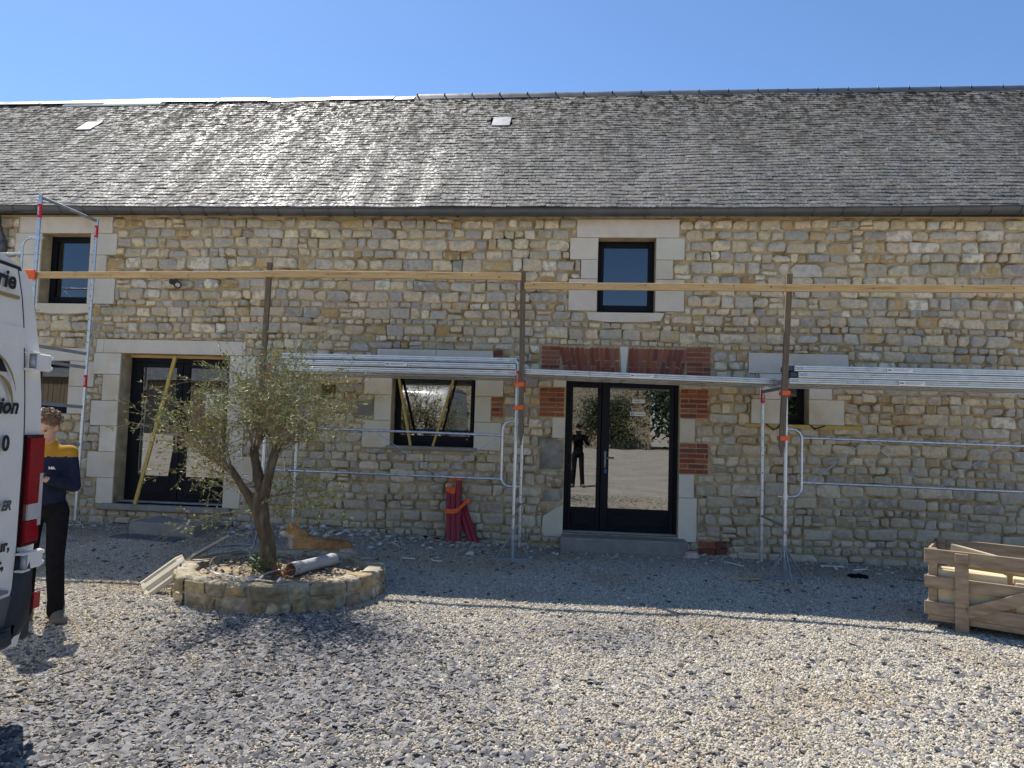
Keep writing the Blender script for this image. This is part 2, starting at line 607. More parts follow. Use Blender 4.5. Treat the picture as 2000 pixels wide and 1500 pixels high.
def blob(name, prims, material, parent, voxel=0.012, it=6, colfn=None, mats=None, matfn=None):
    """one continuous surface grown round tapered limbs ('c', p, q, r0, r1) and ellipsoids ('e', centre, radii, rotation)"""
    mb = MB()
    for pr in prims:
        if pr[0] == "c":
            p, q, r0, r1 = Vector(pr[1]), Vector(pr[2]), pr[3], pr[4]
            d = (q - p)
            L = max(d.length, 1e-4)
            t = d / L
            ref = Vector((0, 0, 1)) if abs(t.z) < 0.9 else Vector((1, 0, 0))
            u = t.cross(ref).normalized()
            w = t.cross(u)
            rings, n = [], 12
            for a in (-90, -55, -25, 0):
                rings.append((r0 * sin(radians(a)), max(r0 * cos(radians(a)), 1e-4)))
            for a in (0, 25, 55, 90):
                rings.append((L + r1 * sin(radians(a)), max(r1 * cos(radians(a)), 1e-4)))
            vs = [p + t * h + (u * cos(2 * pi * k / n) + w * sin(2 * pi * k / n)) * r for h, r in rings for k in range(n)]
            fs = [(i * n + k, i * n + (k + 1) % n, (i + 1) * n + (k + 1) % n, (i + 1) * n + k) for i in range(7) for k in range(n)]
            fs += [tuple(range(n))[::-1], tuple(7 * n + k for k in range(n))]
            mb.add(vs, fs)
        else:
            c, rr = Vector(pr[1]), pr[2]
            rot = pr[3] if len(pr) > 3 else Matrix.Identity(3)
            n, k = 16, 10
            vs, fs = [], []
            for i in range(1, k):
                a = pi * i / k
                for j in range(n):
                    b = 2 * pi * j / n
                    vs.append(c + rot @ Vector((rr[0] * sin(a) * cos(b), rr[1] * sin(a) * sin(b), rr[2] * cos(a))))
            for i in range(k - 2):
                for j in range(n):
                    fs.append((i * n + j, i * n + (j + 1) % n, (i + 1) * n + (j + 1) % n, (i + 1) * n + j)[::-1])
            fs += [tuple(range(n)), tuple((k - 2) * n + j for j in range(n))[::-1]]
            mb.add(vs, fs)
    tmp = mb.build("tmp_body", material, None)
    fix_normals(tmp)
    m1 = tmp.modifiers.new("r", "REMESH")
    m1.mode = "VOXEL"
    m1.voxel_size = voxel
    m2 = tmp.modifiers.new("s", "SMOOTH")
    m2.factor = 0.5
    m2.iterations = it
    dg = bpy.context.evaluated_depsgraph_get()
    me = bpy.data.meshes.new_from_object(tmp.evaluated_get(dg))
    old = tmp.data
    bpy.data.objects.remove(tmp)
    bpy.data.meshes.remove(old)
    me.name = name
    me.materials.clear()
    for mm in (mats or [material]):
        me.materials.append(M(mm))
    if matfn:
        me.polygons.foreach_set("material_index", [matfn(p.center) for p in me.polygons])
    if colfn:
        a = me.color_attributes.new("Col", "FLOAT_COLOR", "POINT")
        flat = []
        for v in me.vertices:
            flat += [*colfn(v.co), 1.0]
        a.data.foreach_set("color", flat)
    me.polygons.foreach_set("use_smooth", [True] * len(me.polygons))
    return link(name, me, parent)


def jit(c, a=0.12, rnd=R):
    k = 1 + rnd.uniform(-a, a)
    return tuple(max(0.005, x * k * (1 + rnd.uniform(-a, a) * 0.25)) for x in c)


def sstep(a, b, x):
    t = max(0, min(1, (x - a) / (b - a)))
    return t * t * (3 - 2 * t)


def gz(x, y):
    """height of the yard"""
    h = 0.10 * sstep(-2.4, -0.35, y) * (1 - 0.45 * sstep(-1.6, -0.6, x) - 0.35 * sstep(1.5, 2.4, x) + 0.7 * sstep(4.5, 6.5, x))
    h += 0.09 * math.exp(-((x + 3.7) ** 2 / 1.2 + (y + 0.3) ** 2 / 0.25))
    if y < -1 and abs(x) < 15 and y > -14:
        h += 0.02 * noise.noise((x * 0.5, y * 0.5, 3.1)) + 0.008 * noise.noise((x * 1.7, y * 1.7, 1.1))
    return h


# ------------------------------------------------------------------ the yard
def make_ground():
    xs = [-400, -150, -60, -30, -18] + [-14 + 0.25 * i for i in range(105)] + [16, 24, 60, 150, 400]
    ys = [-400, -150, -60, -30, -18] + [-13 + 0.25 * i for i in range(54)] + [2, 6, 12, 40, 150, 400]
    mb = MB()
    n = len(ys)
    vs = [(x, y, gz(x, y) if (-13.5 < y < 0.6 and -14 <= x <= 12.1) else gz(x, min(y, 0.4)) * (1 if abs(x) < 14 else 0)) for x in xs for y in ys]
    fs = [(i * n + j, (i + 1) * n + j, (i + 1) * n + j + 1, i * n + j + 1) for i in range(len(xs) - 1) for j in range(n - 1)]
    mb.add(vs, fs)
    T(mb.build("ground", "gravel_bed", None, smooth=True), "pale gravel yard in front of the stone barn", kind="structure")


make_ground()

PALE = [(0.53, 0.485, 0.385), (0.47, 0.415, 0.315), (0.56, 0.53, 0.45), (0.415, 0.37, 0.285), (0.49, 0.435, 0.345), (0.39, 0.37, 0.33), (0.50, 0.405, 0.275), (0.59, 0.565, 0.485)]
SLATY = [(0.125, 0.12, 0.12), (0.18, 0.175, 0.175), (0.085, 0.083, 0.085), (0.235, 0.225, 0.22)]


def slaty(x, y):
    """share of dark slate chips in the gravel: heaped round the planter and towards the left foreground"""
    s = (0.045 if y < -3.4 else 0.012) + (0.14 if y < -3.4 else 0.03) * max(0, noise.noise((x * 0.6 + 4, y * 0.6, 0)))
    s += 0.62 * math.exp(-(((x + 2.1) / 0.85) ** 2 + ((y + 4.35) / 0.5) ** 2))
    s += 0.40 * math.exp(-(((x + 2.3) / 1.2) ** 2 + ((y + 6.0) / 1.0) ** 2))
    s += 0.22 * math.exp(-(((x + 0.4) / 0.8) ** 2 + ((y + 6.6) / 0.5) ** 2))
    s += 0.30 * math.exp(-(((x - 0.25) / 0.5) ** 2 + ((y + 4.05) / 0.3) ** 2))
    s += 0.30 * math.exp(-(((x + 1.2) / 0.7) ** 2 + ((y + 5.2) / 0.5) ** 2))
    return min(0.8, s)


def planter_r(a):
    return 1.0


PC = Vector((-2.93, -3.0, 0))        # planter centre and half axes
PA, PB = 1.03, 0.93


def in_planter(x, y, g=1.0):
    return ((x - PC.x) / (PA * g)) ** 2 + ((y - PC.y) / (PB * g)) ** 2 < 1


def make_gravel():
    import numpy as np
    rng = np.random.default_rng(5)
    pts, scl, rot, col = [], [], [], []
    cell = 0.5
    y = -8.0
    while y < -0.1:
        dist = y + 10.4
        half = 0.80 * dist + 1.2
        x = -0.52 * dist - 0.28 * dist - 1.2
        x1 = 0.66 * dist + 1.2
        dens = 6400 if y < -5 else (5200 if y < -3.4 else 3400)
        while x < x1:
            k = rng.poisson(dens * cell * cell)
            for _ in range(k):
                px, py = x + rng.random() * cell, y + rng.random() * cell
                if py > -0.12 or in_planter(px, py, 1.0):
                    continue
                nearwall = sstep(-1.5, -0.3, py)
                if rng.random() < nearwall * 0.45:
                    continue
                s = slaty(px, py) * (1 - nearwall)
                if rng.random() < s:
                    c = SLATY[rng.integers(4)]
                    r = 0.009 + 0.018 * rng.random() ** 1.8
                    sc = (r * (1.1 + 0.7 * rng.random()), r * (0.7 + 0.4 * rng.random()), r * (0.22 + 0.25 * rng.random()))
                    tilt = 0.5
                else:
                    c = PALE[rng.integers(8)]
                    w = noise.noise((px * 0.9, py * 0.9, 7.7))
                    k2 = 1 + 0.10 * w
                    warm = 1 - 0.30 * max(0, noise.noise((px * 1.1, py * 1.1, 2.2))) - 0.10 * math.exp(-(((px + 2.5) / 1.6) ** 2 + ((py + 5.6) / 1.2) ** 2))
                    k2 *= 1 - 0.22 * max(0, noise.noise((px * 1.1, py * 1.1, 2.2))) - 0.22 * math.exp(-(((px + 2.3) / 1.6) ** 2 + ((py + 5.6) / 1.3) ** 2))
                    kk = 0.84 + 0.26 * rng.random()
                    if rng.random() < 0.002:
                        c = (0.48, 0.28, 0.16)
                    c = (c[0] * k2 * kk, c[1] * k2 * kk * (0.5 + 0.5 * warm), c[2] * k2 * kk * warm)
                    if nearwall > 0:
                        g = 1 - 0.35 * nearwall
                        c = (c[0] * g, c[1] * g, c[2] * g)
                    r = 0.0054 + 0.0050 * rng.random() ** 1.5
                    if rng.random() < 0.012:
                        r *= 1.8
                    sc = (r * (0.9 + 0.5 * rng.random()), r * (0.8 + 0.3 * rng.random()), r * (0.6 + 0.3 * rng.random()))
                    tilt = 0.9
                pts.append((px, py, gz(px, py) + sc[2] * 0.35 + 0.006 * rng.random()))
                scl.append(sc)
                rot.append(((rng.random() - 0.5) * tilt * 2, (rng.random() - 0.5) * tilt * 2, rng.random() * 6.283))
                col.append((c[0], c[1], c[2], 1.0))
            x += cell
        y += cell
    me = bpy.data.meshes.new("gravel")
    me.vertices.add(len(pts))
    me.vertices.foreach_set("co", np.array(pts, dtype=np.float32).ravel())
    a = me.attributes.new("scl", "FLOAT_VECTOR", "POINT")
    a.data.foreach_set("vector", np.array(scl, dtype=np.float32).ravel())
    a = me.attributes.new("rot", "FLOAT_VECTOR", "POINT")
    a.data.foreach_set("vector", np.array(rot, dtype=np.float32).ravel())
    a = me.attributes.new("col", "FLOAT_COLOR", "POINT")
    a.data.foreach_set("color", np.array(col, dtype=np.float32).ravel())
    me.materials.append(M("pebble"))
    o = link("gravel", me)
    T(o, "loose pale gravel with dark slate chips covering the yard", kind="stuff")
    ng = bpy.data.node_groups.new("gravel_nodes", "GeometryNodeTree")
    ng.interface.new_socket("Geometry", in_out="INPUT", socket_type="NodeSocketGeometry")
    ng.interface.new_socket("Geometry", in_out="OUTPUT", socket_type="NodeSocketGeometry")
    N, L = ng.nodes, ng.links
    gi, go = N.new("NodeGroupInput"), N.new("NodeGroupOutput")
    g2i = N.new("GeometryNodeGeometryToInstance")
    for sd in range(4):
        ico = N.new("GeometryNodeMeshIcoSphere")
        ico.inputs["Radius"].default_value = 1.0
        ico.inputs["Subdivisions"].default_value = 2
        sp = N.new("GeometryNodeSetPosition")
        nz = N.new("ShaderNodeTexNoise")
        nz.noise_dimensions = "4D"
        nz.inputs["W"].default_value = sd * 3.7
        nz.inputs["Scale"].default_value = 1.1
        nz.inputs["Detail"].default_value = 1.0
        sub = N.new("ShaderNodeVectorMath")
        sub.operation = "SUBTRACT"
        sub.inputs[1].default_value = (0.5, 0.5, 0.5)
        scn = N.new("ShaderNodeVectorMath")
        scn.operation = "SCALE"
        scn.inputs["Scale"].default_value = 1.9
        L.new(nz.outputs["Color"], sub.inputs[0])
        L.new(sub.outputs[0], scn.inputs[0])
        L.new(ico.outputs["Mesh"], sp.inputs["Geometry"])
        L.new(scn.outputs[0], sp.inputs["Offset"])
        sm = N.new("GeometryNodeSetMaterial")
        sm.inputs["Material"].default_value = M("pebble")
        L.new(sp.outputs[0], sm.inputs["Geometry"])
        L.new(sm.outputs[0], g2i.inputs[0])
    iop = N.new("GeometryNodeInstanceOnPoints")
    iop.inputs["Pick Instance"].default_value = True
    L.new(gi.outputs[0], iop.inputs["Points"])
    L.new(g2i.outputs[0], iop.inputs["Instance"])
    for nm, sock in (("rot", "Rotation"), ("scl", "Scale")):
        na = N.new("GeometryNodeInputNamedAttribute")
        na.data_type = "FLOAT_VECTOR"
        na.inputs["Name"].default_value = nm
        L.new(na.outputs["Attribute"], iop.inputs[sock])
    L.new(iop.outputs[0], go.inputs[0])
    md = o.modifiers.new("scatter", "NODES")
    md.node_group = ng


make_gravel()

# ------------------------------------------------------------------ the stone barn
barn = empty("stone_barn", (0, 0, 0), "long two-storey stone barn with a mossy grey slate roof and new black windows", "building")
PALE_ASH = [(0.68, 0.615, 0.49), (0.71, 0.655, 0.535), (0.65, 0.585, 0.46), (0.69, 0.64, 0.53)]
WX0, WX1, WTOP = -16.0, 13.0, 4.70
OPEN = {   # x0, x1, z0, z1 of every opening in the front wall
    "upper_left": (-8.235, -7.442, 3.36, 4.44),
    "lower_left": (-8.45, -7.645, 1.70, 2.49),
    "left_door": (-6.835, -5.135, 0.40, 2.625),
    "middle": (-2.687, -1.476, 1.385, 2.45),
    "main_door": (-0.19, 1.385, 0.255, 2.46),
    "upper_right": (0.213, 1.020, 3.345, 4.411),
    "small_right": (2.775, 3.108, 1.846, 2.535),
}
HOLE = (-3.742, -3.52, 2.03, 2.235)          # putlog hole

wall_mb = MB()


def make_wall():
    ops = list(OPEN.values()) + [HOLE]
    xs = sorted({WX0, WX1} | {v for o in ops for v in o[:2]})
    zs = sorted({-0.3, WTOP} | {v for o in ops for v in o[2:]})
    flush = ops + [(-.56, 1.81, 2.47, 2.865), (-.555, -.2, 1.857, 2.27), (1.387, 1.775, 1.89, 2.295), (1.387, 1.788, 1.128, 1.552), (-1.235, -1.06, 1.83, 2.115)]   # solid behind the brickwork
    inside = lambda x, z: any(o[0] < x < o[1] and o[2] < z < o[3] for o in ops)
    deep = lambda x, z: HOLE[0] < x < HOLE[1] and HOLE[2] < z < HOLE[3]
    mb = wall_mb
    for i in range(len(xs) - 1):
        for j in range(len(zs) - 1):
            x0, x1, z0, z1 = xs[i], xs[i + 1], zs[j], zs[j + 1]
            cx, cz = (x0 + x1) / 2, (z0 + z1) / 2
            if inside(cx, cz):
                if deep(cx, cz):
                    mb.add([(x0, .3, z0), (x1, .3, z0), (x1, .3, z1), (x0, .3, z1)], [(0, 1, 2, 3)])
                continue
            nx, nz_ = max(1, round((x1 - x0) / .055)), max(1, round((z1 - z0) / .055))
            vs = []
            for b2 in range(nz_ + 1):
                for a in range(nx + 1):
                    x, z = x0 + (x1 - x0) * a / nx, z0 + (z1 - z0) * b2 / nz_
                    d = min(max(q[0] - x, x - q[1], q[2] - z, z - q[3]) for q in flush)
                    pit = max(0, noise.noise((x * 3.1, z * 4.0, 2.0)) + .6 * noise.noise((x * 11, z * 11, 6.0)))
                    vs.append((x, .11 * pit * sstep(.0, .08, d), z))
            mb.add(vs, [(b2 * (nx + 1) + a, b2 * (nx + 1) + a + 1, (b2 + 1) * (nx + 1) + a + 1, (b2 + 1) * (nx + 1) + a) for b2 in range(nz_) for a in range(nx)])
    for o in ops:
        x0, x1, z0, z1 = o
        d = 0.5 if o is not HOLE else 0.3
        mb.add([(x0, 0, z0), (x0, d, z0), (x0, d, z1), (x0, 0, z1)], [(0, 1, 2, 3)])
        mb.add([(x1, 0, z0), (x1, d, z0), (x1, d, z1), (x1, 0, z1)], [(3, 2, 1, 0)])
        mb.add([(x0, 0, z0), (x1, 0, z0), (x1, d, z0), (x0, d, z0)], [(0, 1, 2, 3)])
        mb.add([(x0, 0, z1), (x1, 0, z1), (x1, d, z1), (x0, d, z1)], [(3, 2, 1, 0)])
    # gable ends, back wall, top of the wall
    mb.bb(WX0 - .4, WX0, 0.002, 7.2, -.3, 4.7)
    mb.bb(WX1, WX1 + .4, 0.002, 7.2, -.3, 4.7)
    mb.bb(WX0, WX1, 6.8, 7.2, -.3, 4.7)
    for x in (WX0 - .38, WX1 + .02):
        mb.add([(x, 0, 4.7), (x + .36, 0, 4.7), (x, 7.2, 4.7), (x + .36, 7.2, 4.7), (x, 3.6, 8.0), (x + .36, 3.6, 8.0)],
               [(0, 1, 5, 4), (2, 4, 5, 3), (0, 4, 2), (1, 3, 5)])
    mb.bb(WX0, WX1, 0.003, 0.5, 4.701, 4.74)
    return mb.build("wall", "mortar", barn)


wall = make_wall()
room = MB()
room.bb(WX0, WX1, 0.51, 6.79, -0.1, 0.2)
room.bb(WX0, WX1, 0.51, 6.79, 2.84, 3.0)
for x in (-4.6, 1.9):
    room.bb(x, x + .2, 0.52, 6.78, 0.2, 2.84)
room.build("floor", "dark_room", barn)

# ---- dressed stone, brick and cement set in the wall: x0, x1, z0, z1
LINTEL = {"upper_right": (-0.096, 1.34, 4.413, 4.674), "middle": (-2.92, -1.234, 2.452, 2.770), "left_door": (-7.115, -4.901, 2.627, 2.833),
          "upper_left": (-8.615, -7.10, 4.442, 4.70), "lower_left": (-8.75, -7.378, 2.492, 2.687), "small_right": (2.301, 3.622, 2.537, 2.816)}
QUOIN = {
    "upper_right": [(-0.184, .213, 4.098, 4.410), (-0.024, .213, 3.822, 4.095), (-0.191, .213, 3.366, 3.819), (1.02, 1.416, 4.10, 4.410), (1.02, 1.259, 3.823, 4.097), (1.02, 1.42, 3.37, 3.82)],
    "middle": [(-3.093, -2.687, 2.113, 2.449), (-2.935, -2.687, 1.74, 2.11), (-3.10, -2.687, 1.35, 1.737), (-1.476, -1.073, 2.124, 2.449), (-1.476, -1.244, 1.755, 2.121), (-1.476, -1.09, 1.36, 1.752)],
    "left_door": [(-7.264, -6.835, 2.305, 2.622), (-7.104, -6.835, 1.912, 2.302), (-7.265, -6.835, 1.537, 1.909), (-7.10, -6.835, 1.154, 1.534), (-7.27, -6.835, .771, 1.151), (-7.097, -6.835, .39, .768),
                  (-5.135, -4.72, 2.305, 2.622), (-5.135, -4.87, 1.912, 2.302), (-5.135, -4.71, 1.537, 1.909), (-5.135, -4.87, 1.154, 1.534), (-5.135, -4.70, .771, 1.151), (-5.135, -4.87, .39, .768)],
    "upper_left": [(-8.67, -8.235, 4.107, 4.439), (-8.526, -8.235, 3.808, 4.104), (-8.64, -8.235, 3.36, 3.805), (-7.442, -7.012, 4.111, 4.439), (-7.442, -7.165, 3.821, 4.108), (-7.442, -7.004, 3.363, 3.818)],
    "lower_left": [(-8.84, -8.45, 2.11, 2.489), (-8.75, -8.45, 1.70, 2.107), (-7.645, -7.246, 2.11, 2.489), (-7.645, -7.342, 1.70, 2.107)],
    "small_right": [(2.45, 2.775, 2.185, 2.534), (2.342, 2.775, 1.845, 2.182), (3.108, 3.41, 2.195, 2.534), (3.108, 3.571, 1.847, 2.192)],
    "main_door": [(-.371, -.19, 1.565, 1.852), (-.371, -.19, 2.275, 2.43), (1.385, 1.595, 1.557, 1.885), (1.385, 1.592, .80, 1.122), (1.385, 1.635, .20, .797)],
}
SILL = {"upper_right": (0.074, 1.149, 3.209, 3.344), "upper_left": (-8.31, -7.33, 3.203, 3.358)}
BRICKS = [(-.555, -.2, 1.857, 2.27), (1.387, 1.775, 1.89, 2.295), (1.387, 1.788, 1.128, 1.552), (-1.235, -1.06, 1.83, 2.115), (1.66, 2.05, .05, .23), (-1.228, -1.10, 2.69, 2.79)]
ARCH = (-.56, 1.81, 2.47, 2.865)
CEMENT = [(-.557, -.19, 1.105, 1.56), (-3.21, -2.94, 1.77, 2.02), (-.50, -.19, .66, .86)]
CORNER = (-.481, -.19, .20, .64)
EXCL = list(OPEN.values()) + list(LINTEL.values()) + [q for v in QUOIN.values() for q in v] + list(SILL.values()) + BRICKS + CEMENT + [CORNER, ARCH, HOLE,
        (-7.24, -7.12, 2.62, 2.83), (-2.74, -1.42, 1.33, 1.385), (-6.98, -5.0, .30, .40), (-.2, 1.39, .0, .256)]


def ashlar(x0, x1, z0, z1, name, parent, y0=-0.022, y1=0.30, extra=None):
    mb = MB()
    y0 += R.uniform(-0.004, 0.004)
    mb.bb(x0 + .002, x1 - .002, y0, y1, z0 + .0015, z1 - .0015, 0.004, col=jit(R.choice(PALE_ASH), 0.07))
    return mb.build(name, "ashlar", parent, color=True)


def frame_mb(x0, x1, z0, z1, y0, y1, w, wb=None):
    wb = wb or w
    mb = MB()
    mb.bb(x0, x0 + w, y0, y1, z0, z1, .004)
    mb.bb(x1 - w, x1, y0, y1, z0, z1, .004)
    mb.bb(x0 + w, x1 - w, y0 + .001, y1, z1 - w, z1, .004)
    mb.bb(x0 + w, x1 - w, y0 + .001, y1, z0, z0 + wb, .004)
    return mb


def pane(x0, x1, z0, z1, y, parent, material="glass"):
    mb = MB()
    mb.bb(x0, x1, y, y + .006, z0, z1)
    return mb.build("pane", material, parent)


WIN = {}


def window(key, label, y=0.2, wb=0.085):
    x0, x1, z0, z1 = OPEN[key]
    w = frame_mb(x0 - .004, x1 + .004, z0 - .004, z1 + .004, y, y + .07, .05, .06).build("window", "anthracite", barn)
    T(w, label)
    WIN[key] = w
    frame_mb(x0 + .04, x1 - .04, z0 + .052, z1 - .04, y - .012, y + .055, .05, wb).build("sash", "anthracite", w)
    pane(x0 + .085, x1 - .085, z0 + .05 + wb * .9, z1 - .085, y + .02, w, "glass_dark" if key.startswith("upper") else "glass")
    return w


window("upper_right", "small upper window with a pale stone surround above the glazed door")
window("upper_left", "small upper window behind the tall ladder frame")
window("lower_left", "small lower window half hidden by the van")
window("middle", "wide window wedged with yellow wooden battens", wb=.10)
window("small_right", "narrow window partly hidden by scaffold planks")
b = MB().tube([(-1.60, .185, 1.50), (-1.60, .175, 1.50)], .017, 12)
b.build("vent_cap", "zinc_pale", WIN["middle"], smooth=True)
for k, v in LINTEL.items():
    if k in WIN:
        if k == "middle":
            ashlar(v[0], -2.06, v[2], v[3], "lintel", WIN[k])
            ashlar(-2.06, v[1], v[2], v[3], "lintel", WIN[k])
        else:
            ashlar(*v, "lintel", WIN[k])
for k, v in QUOIN.items():
    if k in WIN:
        for q in v:
            ashlar(*q, "quoin_stone", WIN[k])
for k, v in SILL.items():
    m = MB()
    m.prism([(v[0], v[3]), (v[0] + .02, v[2] + .03), (v[0] + .3, v[2]), (v[1] - .25, v[2] + .005), (v[1] - .05, v[2] + .03), (v[1], v[3])][::-1], -.035, .3, col=PALE_ASH[0])
    fix_normals(m.build("sill", "ashlar", WIN[k], color=True))
m = MB().bb(-2.735, -1.42, -.05, .24, 1.335, 1.384, .006)
m.build("sill", "concrete", WIN["middle"])


# ---- doors
def door_panel(mb, x0, x1, z0, z1, y):
    mb.bb(x0, x1, y - .008, y + .02, z0, z1, .006)
    mb.bb(x0 + .03, x1 - .03, y - .016, y + .0, z0 + .03, z1 - .03, .008)


x0, x1, z0, z1 = OPEN["main_door"]
mdoor = frame_mb(x0, x1 + .004, .285, 2.40, .15, .22, .055, .02).build("door", "anthracite", barn)
T(mdoor, "glazed black double door with two stickers under the brick arch")
mb = MB().bb(x0, x1, .16, .3, 2.401, 2.459)
mb.build("head_board", "wood_old", mdoor)
for nm, a, c, g0, g1 in (("left", -.135, .312, -.09, .258), ("right", .322, 1.33, .43, 1.268)):
    lf = MB()
    lf.bb(a, g0, .142, .20, .30, 2.345, .004)
    lf.bb(g1, c, .142, .20, .30, 2.345, .004)
    lf.bb(g0, g1, .143, .20, 2.298, 2.345, .004)
    lf.bb(g0, g1, .143, .20, .30, .60, .004)
    door_panel(lf, g0 + .01, g1 - .01, .34, .555, .14)
    lo = lf.build("door_leaf", "anthracite", mdoor)
    T(lo, "narrow %s leaf" % nm if nm == "left" else "wide right leaf with the handle")
    pane(g0 - .005, g1 + .005, .595, 2.303, .168, mdoor)
hd = MB()
hd.bb(.365, .395, .126, .142, 1.16, 1.40, .006)
hd.tube([(.38, .128, 1.305), (.38, .085, 1.305), (.40, .078, 1.305), (.505, .078, 1.305)], .010, 10)
hd.build("handle", "zinc_pale", mdoor, smooth=True)
MB().bb(.368, .405, .10, .125, 1.09, 1.15, .006).build("padlock", "print_blue", mdoor)
MB().bb(x0 + .003, x1 - .003, .05, .148, .258, .284, .004).build("threshold", "zinc_pale", mdoor)
for i, (a, c, d, e) in enumerate(((.745, .925, 2.088, 2.137), (.72, .933, 1.907, 1.963))):
    st = MB().bb(a, c, .160, .1665, d, e).build("sticker", "paper", mdoor)
    if i == 0:
        p = MB()
        for k in range(5):
            p.bb(a + .02 + k * .02, a + .034 + k * .02, .1585, .160, d + .018, d + .030 + .005 * (k % 2))
        p.build("sticker_print", "print_grey", mdoor)
    else:
        p = MB()
        p.bb(a + .010, a + .05, .1585, .16, d + .008, e - .008)
        p.build("sticker_emblem", "print_blue", mdoor)
        MB().bb(a + .020, a + .040, .157, .1585, d + .018, e - .018).build("sticker_emblem", "paper", mdoor)
        MB().bb(a + .06, c - .012, .1585, .16, d + .022, d + .030).build("sticker_print", "print_grey", mdoor)
MB().bb(-.21, 1.48, -.34, .20, -.05, .243, .015).build("door_step", "concrete", mdoor)
for q in QUOIN["main_door"]:
    ashlar(*q, "quoin_stone", mdoor, -.012, .28)
cs = MB()
cs.prism([(-.19, .20), (-.19, .64), (-.30, .585), (-.47, .47), (-.481, .25), (-.44, .205)][::1], -.012, .2, col=PALE_ASH[2])
fix_normals(cs.build("quoin_stone", "ashlar", mdoor, color=True))

x0, x1, z0, z1 = OPEN["left_door"]
ldoor = frame_mb(x0 - .004, x1 + .004, .42, 2.58, .25, .32, .07, .03).build("door", "anthracite", barn)
T(ldoor, "glazed black double door behind the olive tree")
MB().bb(x0 + .01, x1 - .01, .20, .34, 2.583, 2.624).build("head_board", "wood_new", ldoor)
for a, c, g0, g1 in ((-6.765, -6.0, -6.66, -6.10), (-5.99, -5.2, -5.89, -5.30)):
    lf = MB()
    lf.bb(a, g0, .242, .30, .44, 2.51, .004)
    lf.bb(g1, c, .242, .30, .44, 2.51, .004)
    lf.bb(g0, g1, .243, .30, 2.44, 2.51, .004)
    lf.bb(g0, g1, .243, .30, .44, .80, .004)
    door_panel(lf, g0 + .02, g1 - .02, .50, .75, .24)
    lf.build("door_leaf", "anthracite", ldoor)
    pane(g0 - .005, g1 + .005, .795, 2.445, .268, ldoor)
MB().bb(-5.62, -5.35, .258, .267, 1.70, 2.06).build("notice", "paper", ldoor)
hd = MB()
hd.bb(-6.06, -6.03, .226, .243, 1.25, 1.50, .006)
hd.tube([(-6.045, .228, 1.42), (-6.045, .185, 1.42), (-6.025, .178, 1.42), (-5.93, .178, 1.42)], .010, 10)
hd.build("handle", "zinc_pale", ldoor, smooth=True)
MB().bb(x0 + .004, x1 - .004, .14, .248, .402, .430, .004).build("threshold", "zinc_pale", ldoor)
MB().bb(-6.98, -5.0, -.10, .30, .31, .400, .012).build("door_step", "concrete", ldoor)
ashlar(*LINTEL["left_door"], "lintel", ldoor)
ashlar(-7.24, -7.12, 2.627, 2.833, "quoin_stone", ldoor)
for q in QUOIN["left_door"]:
    ashlar(*q, "quoin_stone", ldoor)

# ---- bricks
BRK = [(0.31, 0.092, 0.052), (0.26, 0.070, 0.043), (0.33, 0.12, 0.072), (0.21, 0.064, 0.047), (0.29, 0.102, 0.070), (0.18, 0.068, 0.055)]
brick_me = []
for i in range(8):
    mb = MB().box((0, 0, 0), (1, 1, 1), None, 0.0, col=jit(BRK[i % 6], .15))
    vs = []
    for v in mb.v:                                   # chipped corners, unit brick scaled per place
        vs.append((v[0] + R.uniform(-.02, .02), v[1] + R.uniform(-.02, .02), v[2] + R.uniform(-.05, .05)))
    mb.v = vs
    brick_me.append(mb.mesh("brick", "brick", color=True))


def brick(x, z, w, h, tilt=0.0, y=-.010):
    o = link("brick", R.choice(brick_me), wall)
    o.location = (x, y + R.uniform(-.005, .005) + .05, z)
    o.scale = (w, .12, h)
    o.rotation_euler = (0, tilt, 0)


def courses(x0, x1, z0, z1, n):
    h = (z1 - z0) / n
    for r in range(n):
        x = x0
        first = .115 if r % 2 else .225
        while x < x1 - .02:
            w = min(first, x1 - x)
            if x1 - x - w < .05:
                w = x1 - x
            e = R.uniform(0, .012) if (x + w >= x1 - .001) else 0
            brick(x + (w - e) / 2, z0 + h * (r + .5), w - .016 - e, h - .017)
            x += w
            first = .225 if R.random() < .6 else .115


courses(*BRICKS[0], 6)
courses(*BRICKS[1], 6)
courses(*BRICKS[2], 6)
courses(*BRICKS[3], 4)
courses(*BRICKS[4], 2)
courses(*BRICKS[5], 1)
courses(-.55, -.275, 2.47, 2.86, 6)
courses(1.465, 1.80, 2.47, 2.875, 6)
for x0, x1, s in ((-.262, .545, 1), (.665, 1.457, -1)):
    n = 12
    for i in range(n):
        f = (i + .5) / n
        x = x0 + (x1 - x0) * f
        far = (1 - f) if s > 0 else f                 # distance from the keystone
        tilt = -s * (0.05 + .16 * far)
        zt = 2.86 + (.006 if s < 0 else 0)
        cut = .20 if i % 2 else .115
        w = (x1 - x0) / n - .015
        zz = 2.47
        for hh in ((cut, .38 - cut) if R.random() < .8 else (.38,)):
            zc = zz + hh / 2
            brick(x + (zc - 2.66) * math.tan(tilt), zc, w, hh - .016, tilt)
            zz += hh
mb = MB().prism([(.575, 2.47), (.635, 2.47), (.664, 2.865), (.548, 2.865)], -.022, .1, col=PALE_ASH[1])
fix_normals(mb.build("keystone", "ashlar", wall, color=True))


